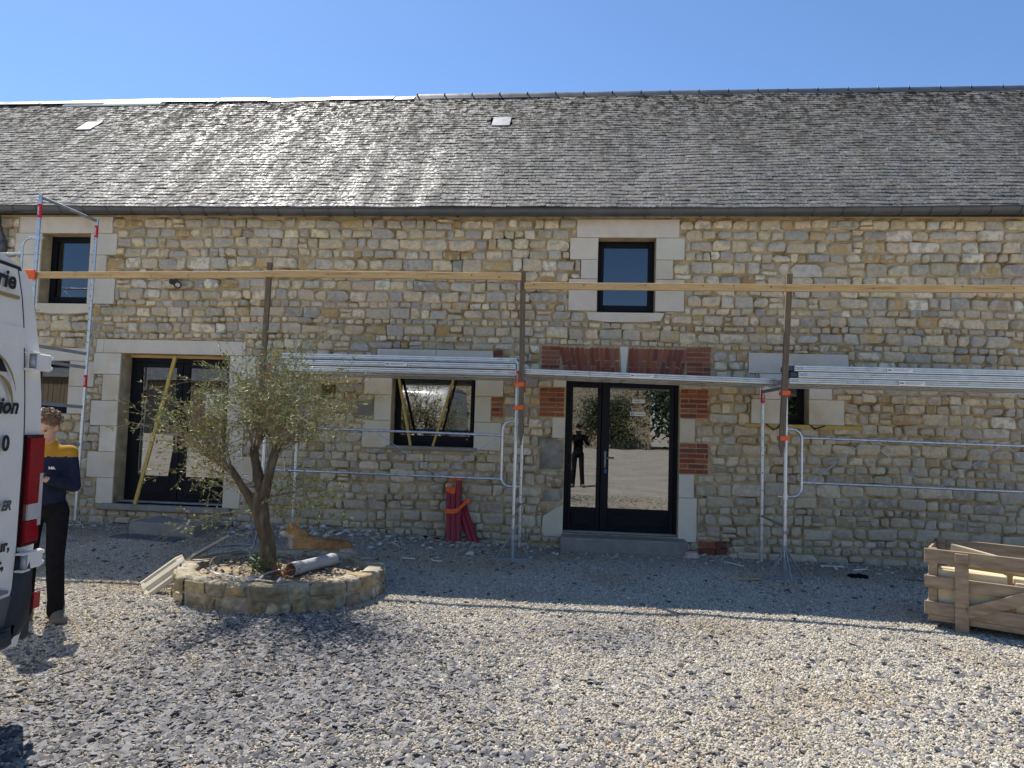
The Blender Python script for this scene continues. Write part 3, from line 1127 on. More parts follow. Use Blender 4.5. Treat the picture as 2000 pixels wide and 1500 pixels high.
# ---- cement repairs: lumpy slabs flush with the stones
def cement_patch(x0, x1, z0, z1):
    nx, nz_ = max(3, int((x1 - x0) / .05)), max(3, int((z1 - z0) / .05))
    mb = MB()
    vs = []
    for j in range(nz_ + 1):
        for i in range(nx + 1):
            u, w = i / nx, j / nz_
            e = min(u, 1 - u, w, 1 - w)
            y = -.004 - (.016 + .012 * noise.noise((x0 + u * 2.1, w * 3, 1))) * min(1, e * 6)
            vs.append((x0 + (x1 - x0) * u + (.01 * noise.noise((w * 9, 3, u * 9))), y if e > 0 else .01, z0 + (z1 - z0) * w + .01 * noise.noise((u * 9, 8, w * 9))))
    fs = [(j * (nx + 1) + i, j * (nx + 1) + i + 1, (j + 1) * (nx + 1) + i + 1, (j + 1) * (nx + 1) + i) for j in range(nz_) for i in range(nx)]
    mb.add(vs, fs)
    mb.build("cement_patch", "cement", wall, smooth=True)


for c in CEMENT:
    cement_patch(*c)

# ---- rubble stones
STONE = [((0.65, 0.53, 0.335), 8), ((0.59, 0.475, 0.31), 6), ((0.69, 0.58, 0.385), 6), ((0.53, 0.37, 0.17), 2.0), ((0.44, 0.285, 0.115), 1.0), ((0.46, 0.42, 0.345), 5), ((0.37, 0.345, 0.30), 3.5), ((0.55, 0.495, 0.40), 4), ((0.73, 0.65, 0.49), 3), ((0.47, 0.40, 0.27), 3)]
SC, SW = [s[0] for s in STONE], [s[1] for s in STONE]
WARM = (0.62, 0.505, 0.325)


def lerp(a, b, t):
    return tuple(x + (y - x) * t for x, y in zip(a, b))


def rubble_stone(x0, x1, z0, z1):
    """pillow-faced rubble stone in its cell"""
    mb = MB()
    w, h = x1 - x0, z1 - z0
    g = R.uniform(.0005, .0045)
    jx, jz = min(.026, w * .12), min(.022, h * .15)
    if R.random() < .24:
        x1 -= R.uniform(.006, .018)
    if R.random() < .20:
        z1 -= R.uniform(.005, .015)
    cs = [(x0 + g, z0 + g), (x1 - g, z0 + g), (x1 - g, z1 - g), (x0 + g, z1 - g)]
    cs = [(x + R.uniform(-.3, 1) * jx * (1 if i in (0, 3) else -1), z + R.uniform(-.3, 1) * jz * (1 if i < 2 else -1)) for i, (x, z) in enumerate(cs)]
    pts = []
    m = min(w, h)
    for i in range(4):
        p, a, b2 = cs[i], cs[i - 1], cs[(i + 1) % 4]
        r = m * R.choice((.05, .08, .12, .18, .28))
        for q in (a, b2):
            d = sqrt((q[0] - p[0]) ** 2 + (q[1] - p[1]) ** 2) + 1e-6
            pts.append((p[0] + (q[0] - p[0]) * r / d, p[1] + (q[1] - p[1]) * r / d))
        mx, mz = (p[0] + b2[0]) / 2, (p[1] + b2[1]) / 2
        nx_, nz_ = (b2[1] - p[1]), -(b2[0] - p[0])
        d = sqrt(nx_ ** 2 + nz_ ** 2) + 1e-6
        k = R.uniform(-.006, .005)
        pts.append((mx + nx_ / d * k, mz + nz_ / d * k))
    n = len(pts)
    cx, cz = sum(p[0] for p in pts) / n, sum(p[1] for p in pts) / n
    dep = R.uniform(.016, .046)
    tx, tz = R.uniform(-.06, .06), R.uniform(-.07, .05)
    yf = lambda x, z, d: -d + tx * (x - cx) + tz * (z - cz)
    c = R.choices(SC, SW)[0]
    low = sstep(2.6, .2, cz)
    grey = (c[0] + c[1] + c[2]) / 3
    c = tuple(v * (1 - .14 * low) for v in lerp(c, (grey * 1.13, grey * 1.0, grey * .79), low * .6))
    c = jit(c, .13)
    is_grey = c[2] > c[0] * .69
    rim = lerp(c, WARM, R.uniform(.35, .8) if is_grey else R.uniform(0, .35))
    if R.random() < .3:
        rim = lerp(rim, (.74, .64, .46), .5)
    s1 = R.uniform(.88, .93)
    vs = [(x, .09, z) for x, z in pts]
    vs += [(x, yf(x, z, dep * .62), z) for x, z in pts]
    sh = (R.uniform(-.02, .02) * w, R.uniform(-.04, .04) * h)
    vs += [(cx + (x - cx) * s1, yf(x, z, dep * .9) + R.uniform(-.003, .003), cz + (z - cz) * s1) for x, z in pts]
    s2 = R.uniform(.40, .55)
    vs += [(cx + sh[0] + (x - cx) * s2, yf(x, z, dep * 1.06) + R.uniform(-.007, .006), cz + sh[1] + (z - cz) * s2) for x, z in pts]
    fs = []
    for k in range(3):
        for i in range(n):
            fs.append((k * n + i, k * n + (i + 1) % n, (k + 1) * n + (i + 1) % n, (k + 1) * n + i))
    fs.append(tuple(3 * n + i for i in range(n)))
    mb.add(vs, fs, [lerp(rim, WARM, .3)] * n + [rim] * n + [lerp(rim, c, .65)] * n + [c] * n)
    return mb


def clip_cell(x0, x1, z0, z1):
    for a, b2, c, d in EXCL:
        a, b2, c, d = a - .004, b2 + .004, c - .004, d + .004
        if x1 <= a or x0 >= b2 or z1 <= c or z0 >= d:
            continue
        best = max(((min(x1, a) - x0) * (z1 - z0), (x0, min(x1, a), z0, z1)), ((x1 - max(x0, b2)) * (z1 - z0), (max(x0, b2), x1, z0, z1)),
                   ((min(z1, c) - z0) * (x1 - x0), (x0, x1, z0, min(z1, c))), ((z1 - max(z0, d)) * (x1 - x0), (x0, x1, max(z0, d), z1)))
        if best[0] <= 0:
            return None
        x0, x1, z0, z1 = best[1]
    if x1 - x0 < .035 or z1 - z0 < .03:
        return None
    return x0, x1, z0, z1


def make_stones():
    cells = []
    z = -.06
    row = 0
    while z < 4.69:
        h = R.choice((.085, .10, .115, .125, .13, .135, .145, .15, .165, .185))
        h = min(h, 4.70 - z)
        if h < .07:
            break
        x = -14.0 + R.random() * .2
        while x < 11.0:
            w = min(.44, max(.10, h * R.choice((.8, 1.0, 1.2, 1.35, 1.5, 1.6, 1.8, 2.0, 2.4))))
            cx = x + w / 2
            wv = (.045 * noise.noise((cx * .33, z * .45, 9.1)) + .02 * noise.noise((cx * 1.1, z * .8, 4.4))) * sstep(4.70, 4.2, z + h) * sstep(-.1, .4, z + .1)
            parts = [(z, z + h)]
            if h > .14 and w < .26 and R.random() < .12:
                k = R.uniform(.38, .62)
                parts = [(z, z + h * k), (z + h * k, z + h)]
            for a, b2 in parts:
                q = clip_cell(x, x + w, a + wv + R.uniform(-.010, .012), b2 + wv + R.uniform(-.016, .010))
                if q:
                    cells.append(q)
            x += w
        z += h
        row += 1
    def shown(q):
        cx, cz = (q[0] + q[1]) / 2, (q[2] + q[3]) / 2
        if not (-8.6 < cx < 5.7 and .1 < cz < 4.7):
            return 0
        if cx < -7.6 and cz < 3.2:
            return 0
        if -4.2 < cx < -2.4 and cz < 2.2:
            return 0
        return (q[1] - q[0]) * (q[3] - q[2]) / (100 + cx * cx + (cz - 1.7) ** 2)
    cells.sort(key=shown, reverse=True)
    rest = MB()
    for i, q in enumerate(cells):
        mb = rubble_stone(*q)
        if i < 298:
            mb.build("stone", "rubble", wall, smooth=True, color=True)
        else:
            rest.add(mb.v, mb.f, mb.c)
    T(rest.build("rubble_stones", "rubble", wall, smooth=True, color=True), kind="stuff")


make_stones()

# ---- roof
EY, EZ, RA = -.22, 4.79, radians(42.26)
SL = 5.03
RU = Vector((0, cos(RA), sin(RA)))
RN = Vector((0, -sin(RA), cos(RA)))


def roof_p(x, s, n=0.0):
    n += .030 * noise.noise((x * .35, s * .45, 2.0)) + .012 * noise.noise((x * 1.3, s * 1.1, 5.0))
    return Vector((x, EY, EZ)) + RU * s + RN * n


rb = MB()
xs = [-18 + .5 * i for i in range(66)]
ss = [i * SL / 10 for i in range(11)]
vs = [roof_p(x, s, -.03) for x in xs for s in ss]
rb.add(vs, [(i * 11 + j, (i + 1) * 11 + j, (i + 1) * 11 + j + 1, i * 11 + j + 1) for i in range(65) for j in range(10)])
rb.add([(-18, EY + .0, EZ - .05), (14.5, EY, EZ - .05), (14.5, .1, 4.72), (-18, .1, 4.72)], [(3, 2, 1, 0)])
rb.add([(-18, 3.5, 8.12), (14.5, 3.5, 8.12), (14.5, 7.5, 4.5), (-18, 7.5, 4.5)], [(0, 1, 2, 3)])
roof = rb.build("roof", "dark_room", barn)

SLC = [(0.120, 0.111, 0.097), (0.096, 0.089, 0.078), (0.142, 0.131, 0.114), (0.086, 0.081, 0.074), (0.118, 0.104, 0.085), (0.16, 0.15, 0.132), (0.106, 0.101, 0.095)]
HATCH = [(-1.665, -1.345, 3.24, 3.68), (-9.55, -9.24, 3.28, 3.725)]


def slate_mb(w, seed):
    r = random.Random(seed)
    L_, t = .20, .011
    lo = [(-w / 2, r.uniform(-.004, .004)), (-w / 6, r.uniform(-.005, .003)), (w / 6, r.uniform(-.005, .003)), (w / 2, r.uniform(-.004, .004))]
    if r.random() < .22:
        k = r.choice((0, 3))
        lo[k] = (lo[k][0] * .93, lo[k][1] + .016)
    vs = [(x, v, t) for x, v in lo] + [(w / 2, L_, .001), (-w / 2, L_, .001)] + [(x, v, -.004) for x, v in lo] + [(w / 2, L_, -.004), (-w / 2, L_, -.004)]
    fs = [(0, 1, 2, 3, 4, 5)] + [(6 + i, 6 + (i + 1), i + 1, i) for i in range(3)] + [(0, 5, 11, 6), (3, 9, 10, 4)]
    c = jit(r.choice(SLC), .22, r)
    if r.random() < .05:
        c = (.28, .27, .245)
    mb = MB()
    mb.add(vs, fs, c)
    return mb


def make_slates():
    ex = .112
    kinds = [slate_mb(.17 + .012 * (i % 6), 100 + i) for i in range(40)]
    widths = [.17 + .012 * (i % 6) for i in range(40)]
    meshes = {}
    rows = int(SL / ex)
    todo = []
    for r in range(rows):
        s = r * ex - .03
        x = -17.5 + R.random() * .2
        while x < 14:
            k = R.randrange(40)
            w = widths[k]
            cx = x + w / 2
            x += w + R.uniform(.001, .005)
            if any(a - .05 < cx < b2 + .05 and c - .10 < s < d - .02 for a, b2, c, d in HATCH):
                continue
            todo.append((cx, s + R.uniform(-.005, .005), k))
    def shown(t):
        if not (-9.2 < t[0] < 5.9 - .0):
            return 0
        return widths[t[2]] * .1 / ((t[0]) ** 2 + (10 + t[1] * .74) ** 2) * (1 if t[1] > 0 else .2)
    todo.sort(key=shown, reverse=True)
    rest = MB()
    for i, (x, s, k) in enumerate(todo):
        p = roof_p(x, s, .006 + R.uniform(0, .006))
        dx = (roof_p(x + .1, s) - roof_p(x - .1, s)).normalized()
        du = (roof_p(x, s + .2) - roof_p(x, s)).normalized()
        du = du + RN * R.uniform(-.036, .014) + Vector((R.uniform(-.02, .02), 0, 0))
        dx = dx + RN * R.uniform(-.030, .030)
        du.normalize()
        dn = dx.cross(du).normalized()
        dx = du.cross(dn)
        if i < 298:
            if k not in meshes:
                meshes[k] = kinds[k].mesh("slate", "slate", color=True)
            o = link("slate", meshes[k], roof)
            m4 = Matrix((dx, du, dn)).transposed().to_4x4()
            m4.translation = p
            o.matrix_local = m4
        else:
            kb = kinds[k]
            rest.add([p + dx * v[0] + du * v[1] + dn * v[2] for v in kb.v], kb.f, [jit(kb.c[0], .12)] * len(kb.v))
    T(rest.build("roof_slates", "slate", roof, color=True), kind="stuff")


make_slates()
# eaves board strip seen under the first course
MB().bb(-17.8, 14.3, EY - .0, EY + .02, EZ - .09, EZ - .005).build("fascia", "zinc", roof)

# ridge: zinc caps to the right, loose pale sheets to the left
x = -3.35
while x < 12:
    w = .545
    c = MB()
    n = 10
    p0 = roof_p(x, SL)
    prof = [(-.15, -.10), (-.10, -.03), (-.06, .03), (-.02, .055), (.03, .055), (.07, .03), (.12, -.03), (.17, -.10)]
    vs = [(xx, 3.50 + a, 8.165 + b2 + .004 * (kx)) for kx, xx in enumerate((x, x + w + .01)) for a, b2 in prof]
    m_ = len(prof)
    c.add(vs, [(i, i + 1, m_ + i + 1, m_ + i)[::-1] for i in range(m_ - 1)])
    o = c.build("ridge_cap", "zinc", roof, smooth=True)
    kn = MB().lathe((x + .02, 3.42, 8.205), [(.001, .012), (.010, .008), (.014, -.004), (.016, -.03)], 8)
    kn.build("ridge_clip", "zinc", roof, smooth=True)
    x += w
x = -17.0
rr = random.Random(3)
while x < -3.4:
    w = min(rr.uniform(.5, 1.6), -3.36 - x)
    h = rr.uniform(-.02, .02)
    c = MB()
    for a0, a1, b0, b1 in ((-.20, 0, -.12, .03), (0, .16, .03, -.08)):
        c.add([(x, 3.5 + a0, 8.17 + b0 + h), (x + w - .02, 3.5 + a0, 8.17 + b0 + h * .3), (x + w - .02, 3.5 + a1, 8.17 + b1 + h * .3), (x, 3.5 + a1, 8.17 + b1 + h)], [(0, 1, 2, 3)])
    c.build("ridge_sheet", "zinc_pale", roof)
    x += w
c = MB()
c.add([(-10.7, 3.27, 8.00), (-8.48, 3.27, 8.01), (-8.48, 3.52, 8.235), (-10.7, 3.52, 8.215), (-10.7, 3.27, 7.97), (-8.48, 3.27, 7.97)], [(0, 1, 2, 3), (4, 5, 1, 0)])
c.build("ridge_sheet", "paper", roof)

for a, b2, s0, s1 in HATCH:
    c = MB()
    q = [roof_p(a, s0, .03), roof_p(b2, s0, .03), roof_p(b2, s1, .03), roof_p(a, s1, .03)]
    lo_ = [v - RN * .05 for v in q]
    c.add(q + lo_, [(0, 1, 2, 3), (4, 5, 1, 0), (5, 6, 2, 1), (6, 7, 3, 2), (7, 4, 0, 3)])
    h = c.build("roof_hatch", "zinc_pale", roof)

# ---- gutter
GX0, GX1 = -17.0, 13.5


def gut_z(x):
    return 4.742 + .0009 * (x + 1.5) ** 2 * (1 if abs(x) < 9 else .6)


g = MB()
prof = []
for k in range(13):
    a = pi * k / 12
    prof.append((-.215 - .085 * cos(a), -.088 * sin(a)))          # front lip first
prof = [(-.305, .006), (-.312, -.004)] + prof
gxs = [GX0 + .5 * i for i in range(62)]
m_ = len(prof)
vs = [(x, y, gut_z(x) + z) for x in gxs for y, z in prof] + [(x, y + (.003 if y < -.215 else -.003), gut_z(x) + z + .003) for x in gxs for y, z in prof]
nn = len(gxs) * m_
fs = [(i * m_ + j, (i + 1) * m_ + j, (i + 1) * m_ + j + 1, i * m_ + j + 1)[::-1] for i in range(len(gxs) - 1) for j in range(m_ - 1)]
fs += [tuple(nn + k for k in f[::-1]) for f in fs]
g.add(vs, fs)
gutter = g.build("gutter", "zinc", barn, smooth=True)
x = GX0 + .2
k = 0
while x < GX1:
    st = MB()
    vs = [(xx, y - .009 * (1 if y < -.2 else -1), gut_z(x) + z - .009) for xx in (x, x + .030) for y, z in prof]
    st.add(vs, [(j, m_ + j, m_ + j + 1, j + 1)[::-1] for j in range(m_ - 1)])
    st.build("gutter_strap", "zinc", gutter, smooth=True)
    x += .375
for px_, w_ in ((-8.84, .10), (-9.12, .11)):
    dp = MB()
    dp.tube([(px_, -.20, 4.66), (px_, -.18, 4.52), (px_ + .01, -.09, 4.30), (px_ + .015, -.07, 4.14)], .055, 12)
    dp.tube([(px_ + .012, -.08, 4.31), (px_ + .015, -.072, 4.12)], .064, 12)
    dp.build("downpipe", "zinc", gutter, smooth=True)

# ------------------------------------------------------------------ security camera on the wall
sc = empty("security_camera", (-6.0, -.03, 3.70), "small black bullet camera fixed to the wall under the long timber rail", "camera")
MB().bb(-6.10, -5.99, -.11, -.025, 3.665, 3.735, .012).build("mount", "black_plastic", sc)
auto_smooth(MB().tube([(-5.99, -.06, 3.675), (-5.93, -.15, 3.64), (-5.90, -.20, 3.628)], [.045, .05, .055], 14).build("body", "black_plastic", sc))
MB().tube([(-5.899, -.201, 3.6276), (-5.895, -.207, 3.626)], .033, 14).build("lens", "glass", sc)

# ------------------------------------------------------------------ scaffold
FR_Y, RE_Y = -1.08, -.25


def post(name, p, q, parent, r=.0242, holes=False):
    o = MB().tube([p, q], r, 14).build(name, "galv", parent)
    auto_smooth(o)
    if holes:
        n = 8
        for i in range(n):
            t = .10 + .78 * i / n
            z = q[2] + (p[2] - q[2]) * t
            MB().tube([(q[0] + (p[0] - q[0]) * t, q[1] - r + .002, z), (q[0] + (p[0] - q[0]) * t, q[1] - r - .0015, z)], .008, 8).build("pin_hole", "ink", o)
    return o


def red_band(x, y, z0, z1, parent, r=.0265, lettering=True):
    o = auto_smooth(MB().tube([(x, y, z0), (x, y, z1)], r, 14).build("red_band", "red_label", parent))
    if lettering:
        put_text("ALTRAD", .030, ((x + .011, y - r - .0012, (z0 + z1) / 2), (0, 0, 1), (-1, 0, 0)), "lettering", "white_print", o, bold=.0006, align="c")
    return o


def scaffold_frame(label, xf, yf, xr, yr, zf, zr, zbar, foot=True, zf0=0.0, zr0=0.1):
    f = empty("scaffold_trestle", (xf, yf, 0), label, "scaffold frame", "scaffold frames along the barn")
    post("front_post", (xf, yf, zf0 + (.22 if foot else 0)), (xf, yf, zf), f)
    post("rear_post", (xr, yr, zr0), (xr, yr, zr), f, .0235, holes=True)
    auto_smooth(MB().tube([(xf, yf + .02, zbar), (xr, yr - .02, zbar)], .0215, 10).build("crossbar", "galv_dull", f))
    auto_smooth(MB().tube([(xf, yf + .02, zf0 + .62), (xr, yr - .02, zf0 + .62)], .017, 10).build("crossbar", "galv_dull", f))
    red_band(xf, yf, zf - .30, zf - .12, f)
    red_band(xr, yr, zr - .22, zr - .05, f, .0255)
    if foot:
        ft = MB()
        ft.tube([(xf, yf, zf0 + .01), (xf, yf, zf0 + .26)], .029, 12)
        ft.bar((xf - .27, yf - .06, zf0 + .02), (xf + .24, yf + .04, zf0 + .02), .05, .03, .004)
        ft.bar((xf - .20, yf - .05, zf0 + .03), (xf - .01, yf, zf0 + .36), .035, .012)
        ft.bar((xf + .22, yf + .03, zf0 + .03), (xf + .01, yf, zf0 + .36), .035, .012)
        ft.bar((xf + .02, yf - .20, zf0 + .02), (xf, yf - .01, zf0 + .36), .012, .035)
        ft.tube([(xf, yf, zf0 + .34), (xf, yf, zf0 + .40)], .033, 12)
        ft.build("tripod_foot", "galv_dull", f)
    for z in (.55,):
        MB().tube([(xf, yf, zf0 + z - .02), (xf, yf, zf0 + z + .02)], .031, 10).build("collar", "galv_dull", f)
    return f


scaffold_frame("scaffold frame with red bands behind the olive tree crown", -4.06, -1.08, -3.965, RE_Y, 2.56, 2.47, 2.30, True, gz(-4.06, -1.08), .16)
scaffold_frame("scaffold frame on a tripod foot left of the glazed door", -.787, -1.05, -.768, RE_Y, 2.53, 2.40, 2.30, True, gz(-.787, -1.05), .03)
scaffold_frame("scaffold frame on a tripod foot in front of the narrow window", 2.452, -1.26, 2.436, RE_Y, 2.44, 2.34, 2.27, True, gz(2.452, -1.26), .0)

lf = empty("scaffold_ladder", (-7.45, -1.05, 0), "tall scaffold ladder frame rising above the gutter beside the van", "scaffold frame", "scaffold frames along the barn")
LT = lambda z: (-7.475 + .0072 * z, -1.05, z)
LR = lambda z: (-7.225 + .0087 * z, -.25, z)
post("front_post", LT(.05), LT(4.70), lf, .025)
post("rear_post", LR(.16), LR(4.585), lf, .024)
for i in range(10):
    z = 2.75 + .17 * i
    p = LR(z)
    MB().tube([(p[0], p[1] - .0225, z), (p[0], p[1] - .026, z)], .008, 8).build("pin_hole", "ink", lf)
auto_smooth(MB().tube([LT(4.665), LR(4.56)], .021, 10).build("crossbar", "galv_dull", lf))
for z in (2.60, 2.40, 1.82, 1.27, .70):
    MB().bar(LT(z + .02), LR(z - .02), .022, .045, .003).build("rung", "galv_dull", lf)
for z in (4.47, 2.05):
    red_band(LT(z)[0], -1.05, z - .10, z + .09, lf, .0268)
for z in (4.40, 2.18):
    red_band(LR(z)[0], -.25, z - .09, z + .09, lf, .0258)


def guard_rail(label, loop, rails, xs_end, y, zt, zb, loop_dx, diag, post_xy, ztop, zbot, sign):
    """two tubes with thin zigzag braces and a bent loop that clips to the post"""
    g = empty("guard_rail", (loop, y, zb), label, "guard rail", "guard rails of the scaffold")
    for z0, z1 in ((zt, rails[0]), (zb, rails[1])):
        auto_smooth(MB().tube([(loop, y, z0), (xs_end, y, z1)], .0168, 10).build("rail", "galv", g))
    px, py = post_xy
    r = .11
    pts = [(px, y, ztop)]
    for k in range(7):
        a = pi / 2 * k / 6
        pts.append((loop - sign * r + sign * r * sin(a), y, ztop - r + r * cos(a)))
    for k in range(7):
        a = pi / 2 * k / 6
        pts.append((loop - sign * r + sign * r * cos(a), y, zbot + r - r * sin(a)))
    pts.append((px, y, zbot))
    auto_smooth(MB().tube(pts, .0165, 10).build("loop", "galv", g))
    for z in (ztop, zbot):
        c = MB()
        c.tube([(px, py, z - .028), (px, py, z + .028)], .032, 12)
        c.box((px - sign * .055, py + .01, z), (.06, .03, .018), None, .004)
        c.build("clamp", "galv", g)
    for (ax, az), (bx, bz) in diag:
        MB().tube([(ax, y, az), (bx, y, bz)], .0055, 6).build("brace", "galv", g)
    return g


zt = lambda x: 1.605 - .006 * (x + 3.15)
guard_rail("guard rail with thin braces in front of the battened window", -.955, (1.612, 1.055), -3.93, -1.06, 1.592, 1.043, 0,
           [((-2.60, 1.59), (-1.76, 1.06)), ((-.99, 1.58), (-1.72, 1.06)), ((-2.66, 1.59), (-3.75, 1.07)), ((-3.86, 1.6), (-3.78, 1.07))], (-.787, -1.05), 1.775, .955, -1)
guard_rail("guard rail with thin braces on the right under the stacked planks", 2.645, (1.655, 1.13), 5.60, -1.24, 1.678, 1.149, 0,
           [((3.37, 1.66), (2.76, 1.16)), ((3.42, 1.66), (4.05, 1.15)), ((4.88, 1.65), (4.20, 1.15)), ((4.95, 1.65), (5.55, 1.14))], (2.452, -1.26), 1.775, .975, 1)
guard_rail("guard rail clipped to the left of the tall ladder frame above the van", -7.66, (3.87, 3.33), -10.4, -1.05, 3.87, 3.33, 0,
           [((-7.72, 3.84), (-8.4, 3.35)), ((-9.0, 3.84), (-8.45, 3.35))], (-7.445, -1.05), 4.09, 3.10, -1)


# steel deck planks: ribbed channel with riveted end caps
def deck(label, x0, x1, yc, z, w=.30, h=.072, z1=None, sticker=None, cap0=False):
    z1 = z if z1 is None else z1
    d = empty("scaffold_plank", (x0, yc, z), label, "scaffold plank", "galvanised scaffold planks")
    y0, y1 = yc - w / 2, yc + w / 2
    prof = [(y0, -.0), (y0 + .045, 0), (y0 + .045, .006), (y0 + .008, .006), (y0 + .004, .018), (y0 + .010, .030), (y0 + .010, .044), (y0 + .003, .054), (y0 + .003, h - .004), (y0 + .008, h),
            (y0 + .07, h), (y0 + .075, h - .006), (y0 + .10, h - .006), (y0 + .105, h), (y1 - .105, h), (y1 - .10, h - .006), (y1 - .075, h - .006), (y1 - .07, h), (y1 - .008, h),
            (y1 - .003, h - .004), (y1 - .003, .054), (y1 - .010, .044), (y1 - .010, .030), (y1 - .004, .018), (y1 - .008, .006), (y1 - .045, .006), (y1 - .045, 0), (y1, 0), (y1, .003)]
    prof2 = [(y + (.003 if y < yc else -.003), zz - .003) for y, zz in prof]
    mb = MB()
    n = len(prof)
    vs = [(x, y, zb + zz) for x, zb in ((x0, z), (x1, z1)) for y, zz in prof]
    mb.add(vs, [(i, i + 1, n + i + 1, n + i) for i in range(n - 1)])
    mb.bb(x0 + .002, x0 + .03, y0 + .012, y1 - .012, z + .008, z + h - .008)
    mb.build("plank_body", "deck_steel", d)
    for x, zb in ((x0 + .045, z), (x0 + .085, z), (x1 - .045, z1), (x1 - .085, z1)):
        MB().tube([(x, y0 + .006, zb + .038), (x, y0 - .001, zb + .038)], .007, 8).build("rivet", "galv_dull", d)
    if cap0:
        MB().bb(x0 - .09, x0 + .0, y0 + .02, y1 - .02, z + .004, z + h - .004, .008).build("end_cap", "dark_steel", d)
    if sticker:
        zz = z + (z1 - z) * (sticker - x0) / (x1 - x0)
        s = MB().bb(sticker, sticker + .29, y0 - .0022, y0 - .0008, zz + .014, zz + .060).build("label_sticker", "white_print", d)
        p = MB().bb(sticker + .01, sticker + .055, y0 - .0032, y0 - .0022, zz + .030, zz + .046)
        p.bb(sticker + .07, sticker + .27, y0 - .0032, y0 - .0022, zz + .042, zz + .048)
        p.bb(sticker + .07, sticker + .24, y0 - .0032, y0 - .0022, zz + .028, zz + .033)
        p.build("label_print", "print_grey", s)
    return d


YS = (-.93, -.62, -.31)
for i, yc in enumerate(YS):
    nm = ("front", "middle", "wall side")[i]
    deck("%s plank of the lowest deck left of the glazed door" % nm, -3.93, -.80, yc, 2.345 if i == 0 else 2.335)
    deck("%s plank of the single deck above the glazed door" % nm, -.72, 2.40, yc, 2.37, z1=2.315, sticker=.62 if i == 0 else None)
    deck("%s plank of the lowest deck above the narrow window" % nm, 2.50, 5.62, yc - .16, 2.318, sticker=3.75 if i == 0 else None)
deck("second plank from the bottom in the left stack", -3.80, -.81, -.94, 2.425, z1=2.425, sticker=-2.50)
deck("topmost plank of the left stack behind the olive crown", -3.90, -.80, -.90, 2.51, z1=2.505)
deck("middle plank of the right stack with a dark end cap", 2.60, 5.70, -1.10, 2.392, cap0=True)
deck("topmost plank of the right stack with a dark end cap", 2.56, 5.68, -1.08, 2.470, sticker=3.62, cap0=True)


# timber stakes strapped to the front posts, rails nailed to them
def stake(label, xt, xb, y, zt_, zb_, straps, xpost):
    s = empty("timber_stake", (xb, y, zb_), label, "wooden stake", "timber stakes strapped to the scaffold posts")
    mb = MB()
    mb.bar((xb, y, zb_ + .16), (xt, y, zt_), .066, .045, .004, upv=(0, 1, 0))
    w = .033
    mb.add([(xb - w, y - .022, zb_ + .165), (xb + w, y - .022, zb_ + .165), (xb + w, y + .022, zb_ + .165), (xb - w, y + .022, zb_ + .165), (xb, y, zb_)], [(0, 4, 1), (1, 4, 2), (2, 4, 3), (3, 4, 0)])
    fix_normals(mb.build("stake_body", "wood_old", s))
    for z in straps:
        xs_ = xb + (xt - xb) * (z - zb_) / (zt_ - zb_)
        a, b2 = min(xs_ - .038, xpost - .032), max(xs_ + .038, xpost + .032)
        st = MB()
        n = 14
        loop_ = []
        yy0, yy1 = y - .026, y + .10
        vs = []
        for zz in (z - .026, z + .026):
            for px_, py_ in ((a, yy0 + .03), (a + .01, yy0), (b2 - .01, yy0 + (.0)), (b2, yy0 + .03), (b2, yy1), (a, yy1)):
                vs.append((px_, py_, zz + (.004 if px_ > (a + b2) / 2 else -.003)))
        st.add(vs, [(i, (i + 1) % 6, 6 + (i + 1) % 6, 6 + i) for i in range(6)])
        st.build("strap", "orange_strap", s)
    return s


stake("weathered stake rising out of the olive tree crown", -4.066, -4.10, -1.17, 3.75, 1.5, (2.25, 1.95), -4.06)
stake("weathered stake between the left plank stack and the glazed door", -.748, -.715, -1.14, 3.677, 1.46, (2.235, 1.945), -.787)
stake("weathered stake in front of the narrow window", 2.462, 2.386, -1.34, 3.625, 1.42, (2.20, 1.665), 2.452)


def rail(label, p, q):
    r = empty("timber_rail", p, label, "timber rail", "timber rails along the scaffold")
    MB().bar(p, q, .04, .088, .004, upv=(0, 0, 1)).build("rail_beam", "wood_new", r)
    for k in range(7):
        t = (k + .5 + R.uniform(-.3, .3)) / 7
        c = Vector(p).lerp(Vector(q), t) + Vector((0, -.0205, R.uniform(-.025, .025)))
        MB().tube([c + Vector((0, .002, 0)), c - Vector((0, .0008, 0))], R.uniform(.006, .012), 8).build("knot", "wood_old", r)
    return r


rail("fresh timber rail from the tall ladder frame to the stake in the olive crown", (-7.46, -1.10, 3.565), (-4.02, -1.115, 3.600))
rail("fresh timber rail above the left plank stack", (-4.10, -1.225, 3.59), (-.765, -1.195, 3.59))
rail("fresh timber rail crossing the upper right window", (-.72, -1.19, 3.475), (2.455, -1.39, 3.445))
rail("fresh timber rail at the far right above the stacked planks", (2.40, -1.395, 3.445), (6.3, -1.36, 3.475))
sb = T(MB().bb(-7.53, -7.36, -1.16, -1.135, 3.50, 3.63, .01).bb(-7.53, -7.51, -1.16, -1.02, 3.53, 3.61, .004).bb(-7.40, -7.36, -1.165, -1.128, 3.50, 3.58, .004).build("orange_strap", "orange_strap"),
       "bright orange strap holding the timber rail to the tall ladder frame", "strap")

# ------------------------------------------------------------------ battens against windows and doors
def batten(label, p, q, w=.028, m="wood_yellow", grp=None, h=.035):
    return T(MB().bar(p, q, w, h, .003, upv=(0, 1, 0)).build("wooden_batten", m), label, "batten", grp)


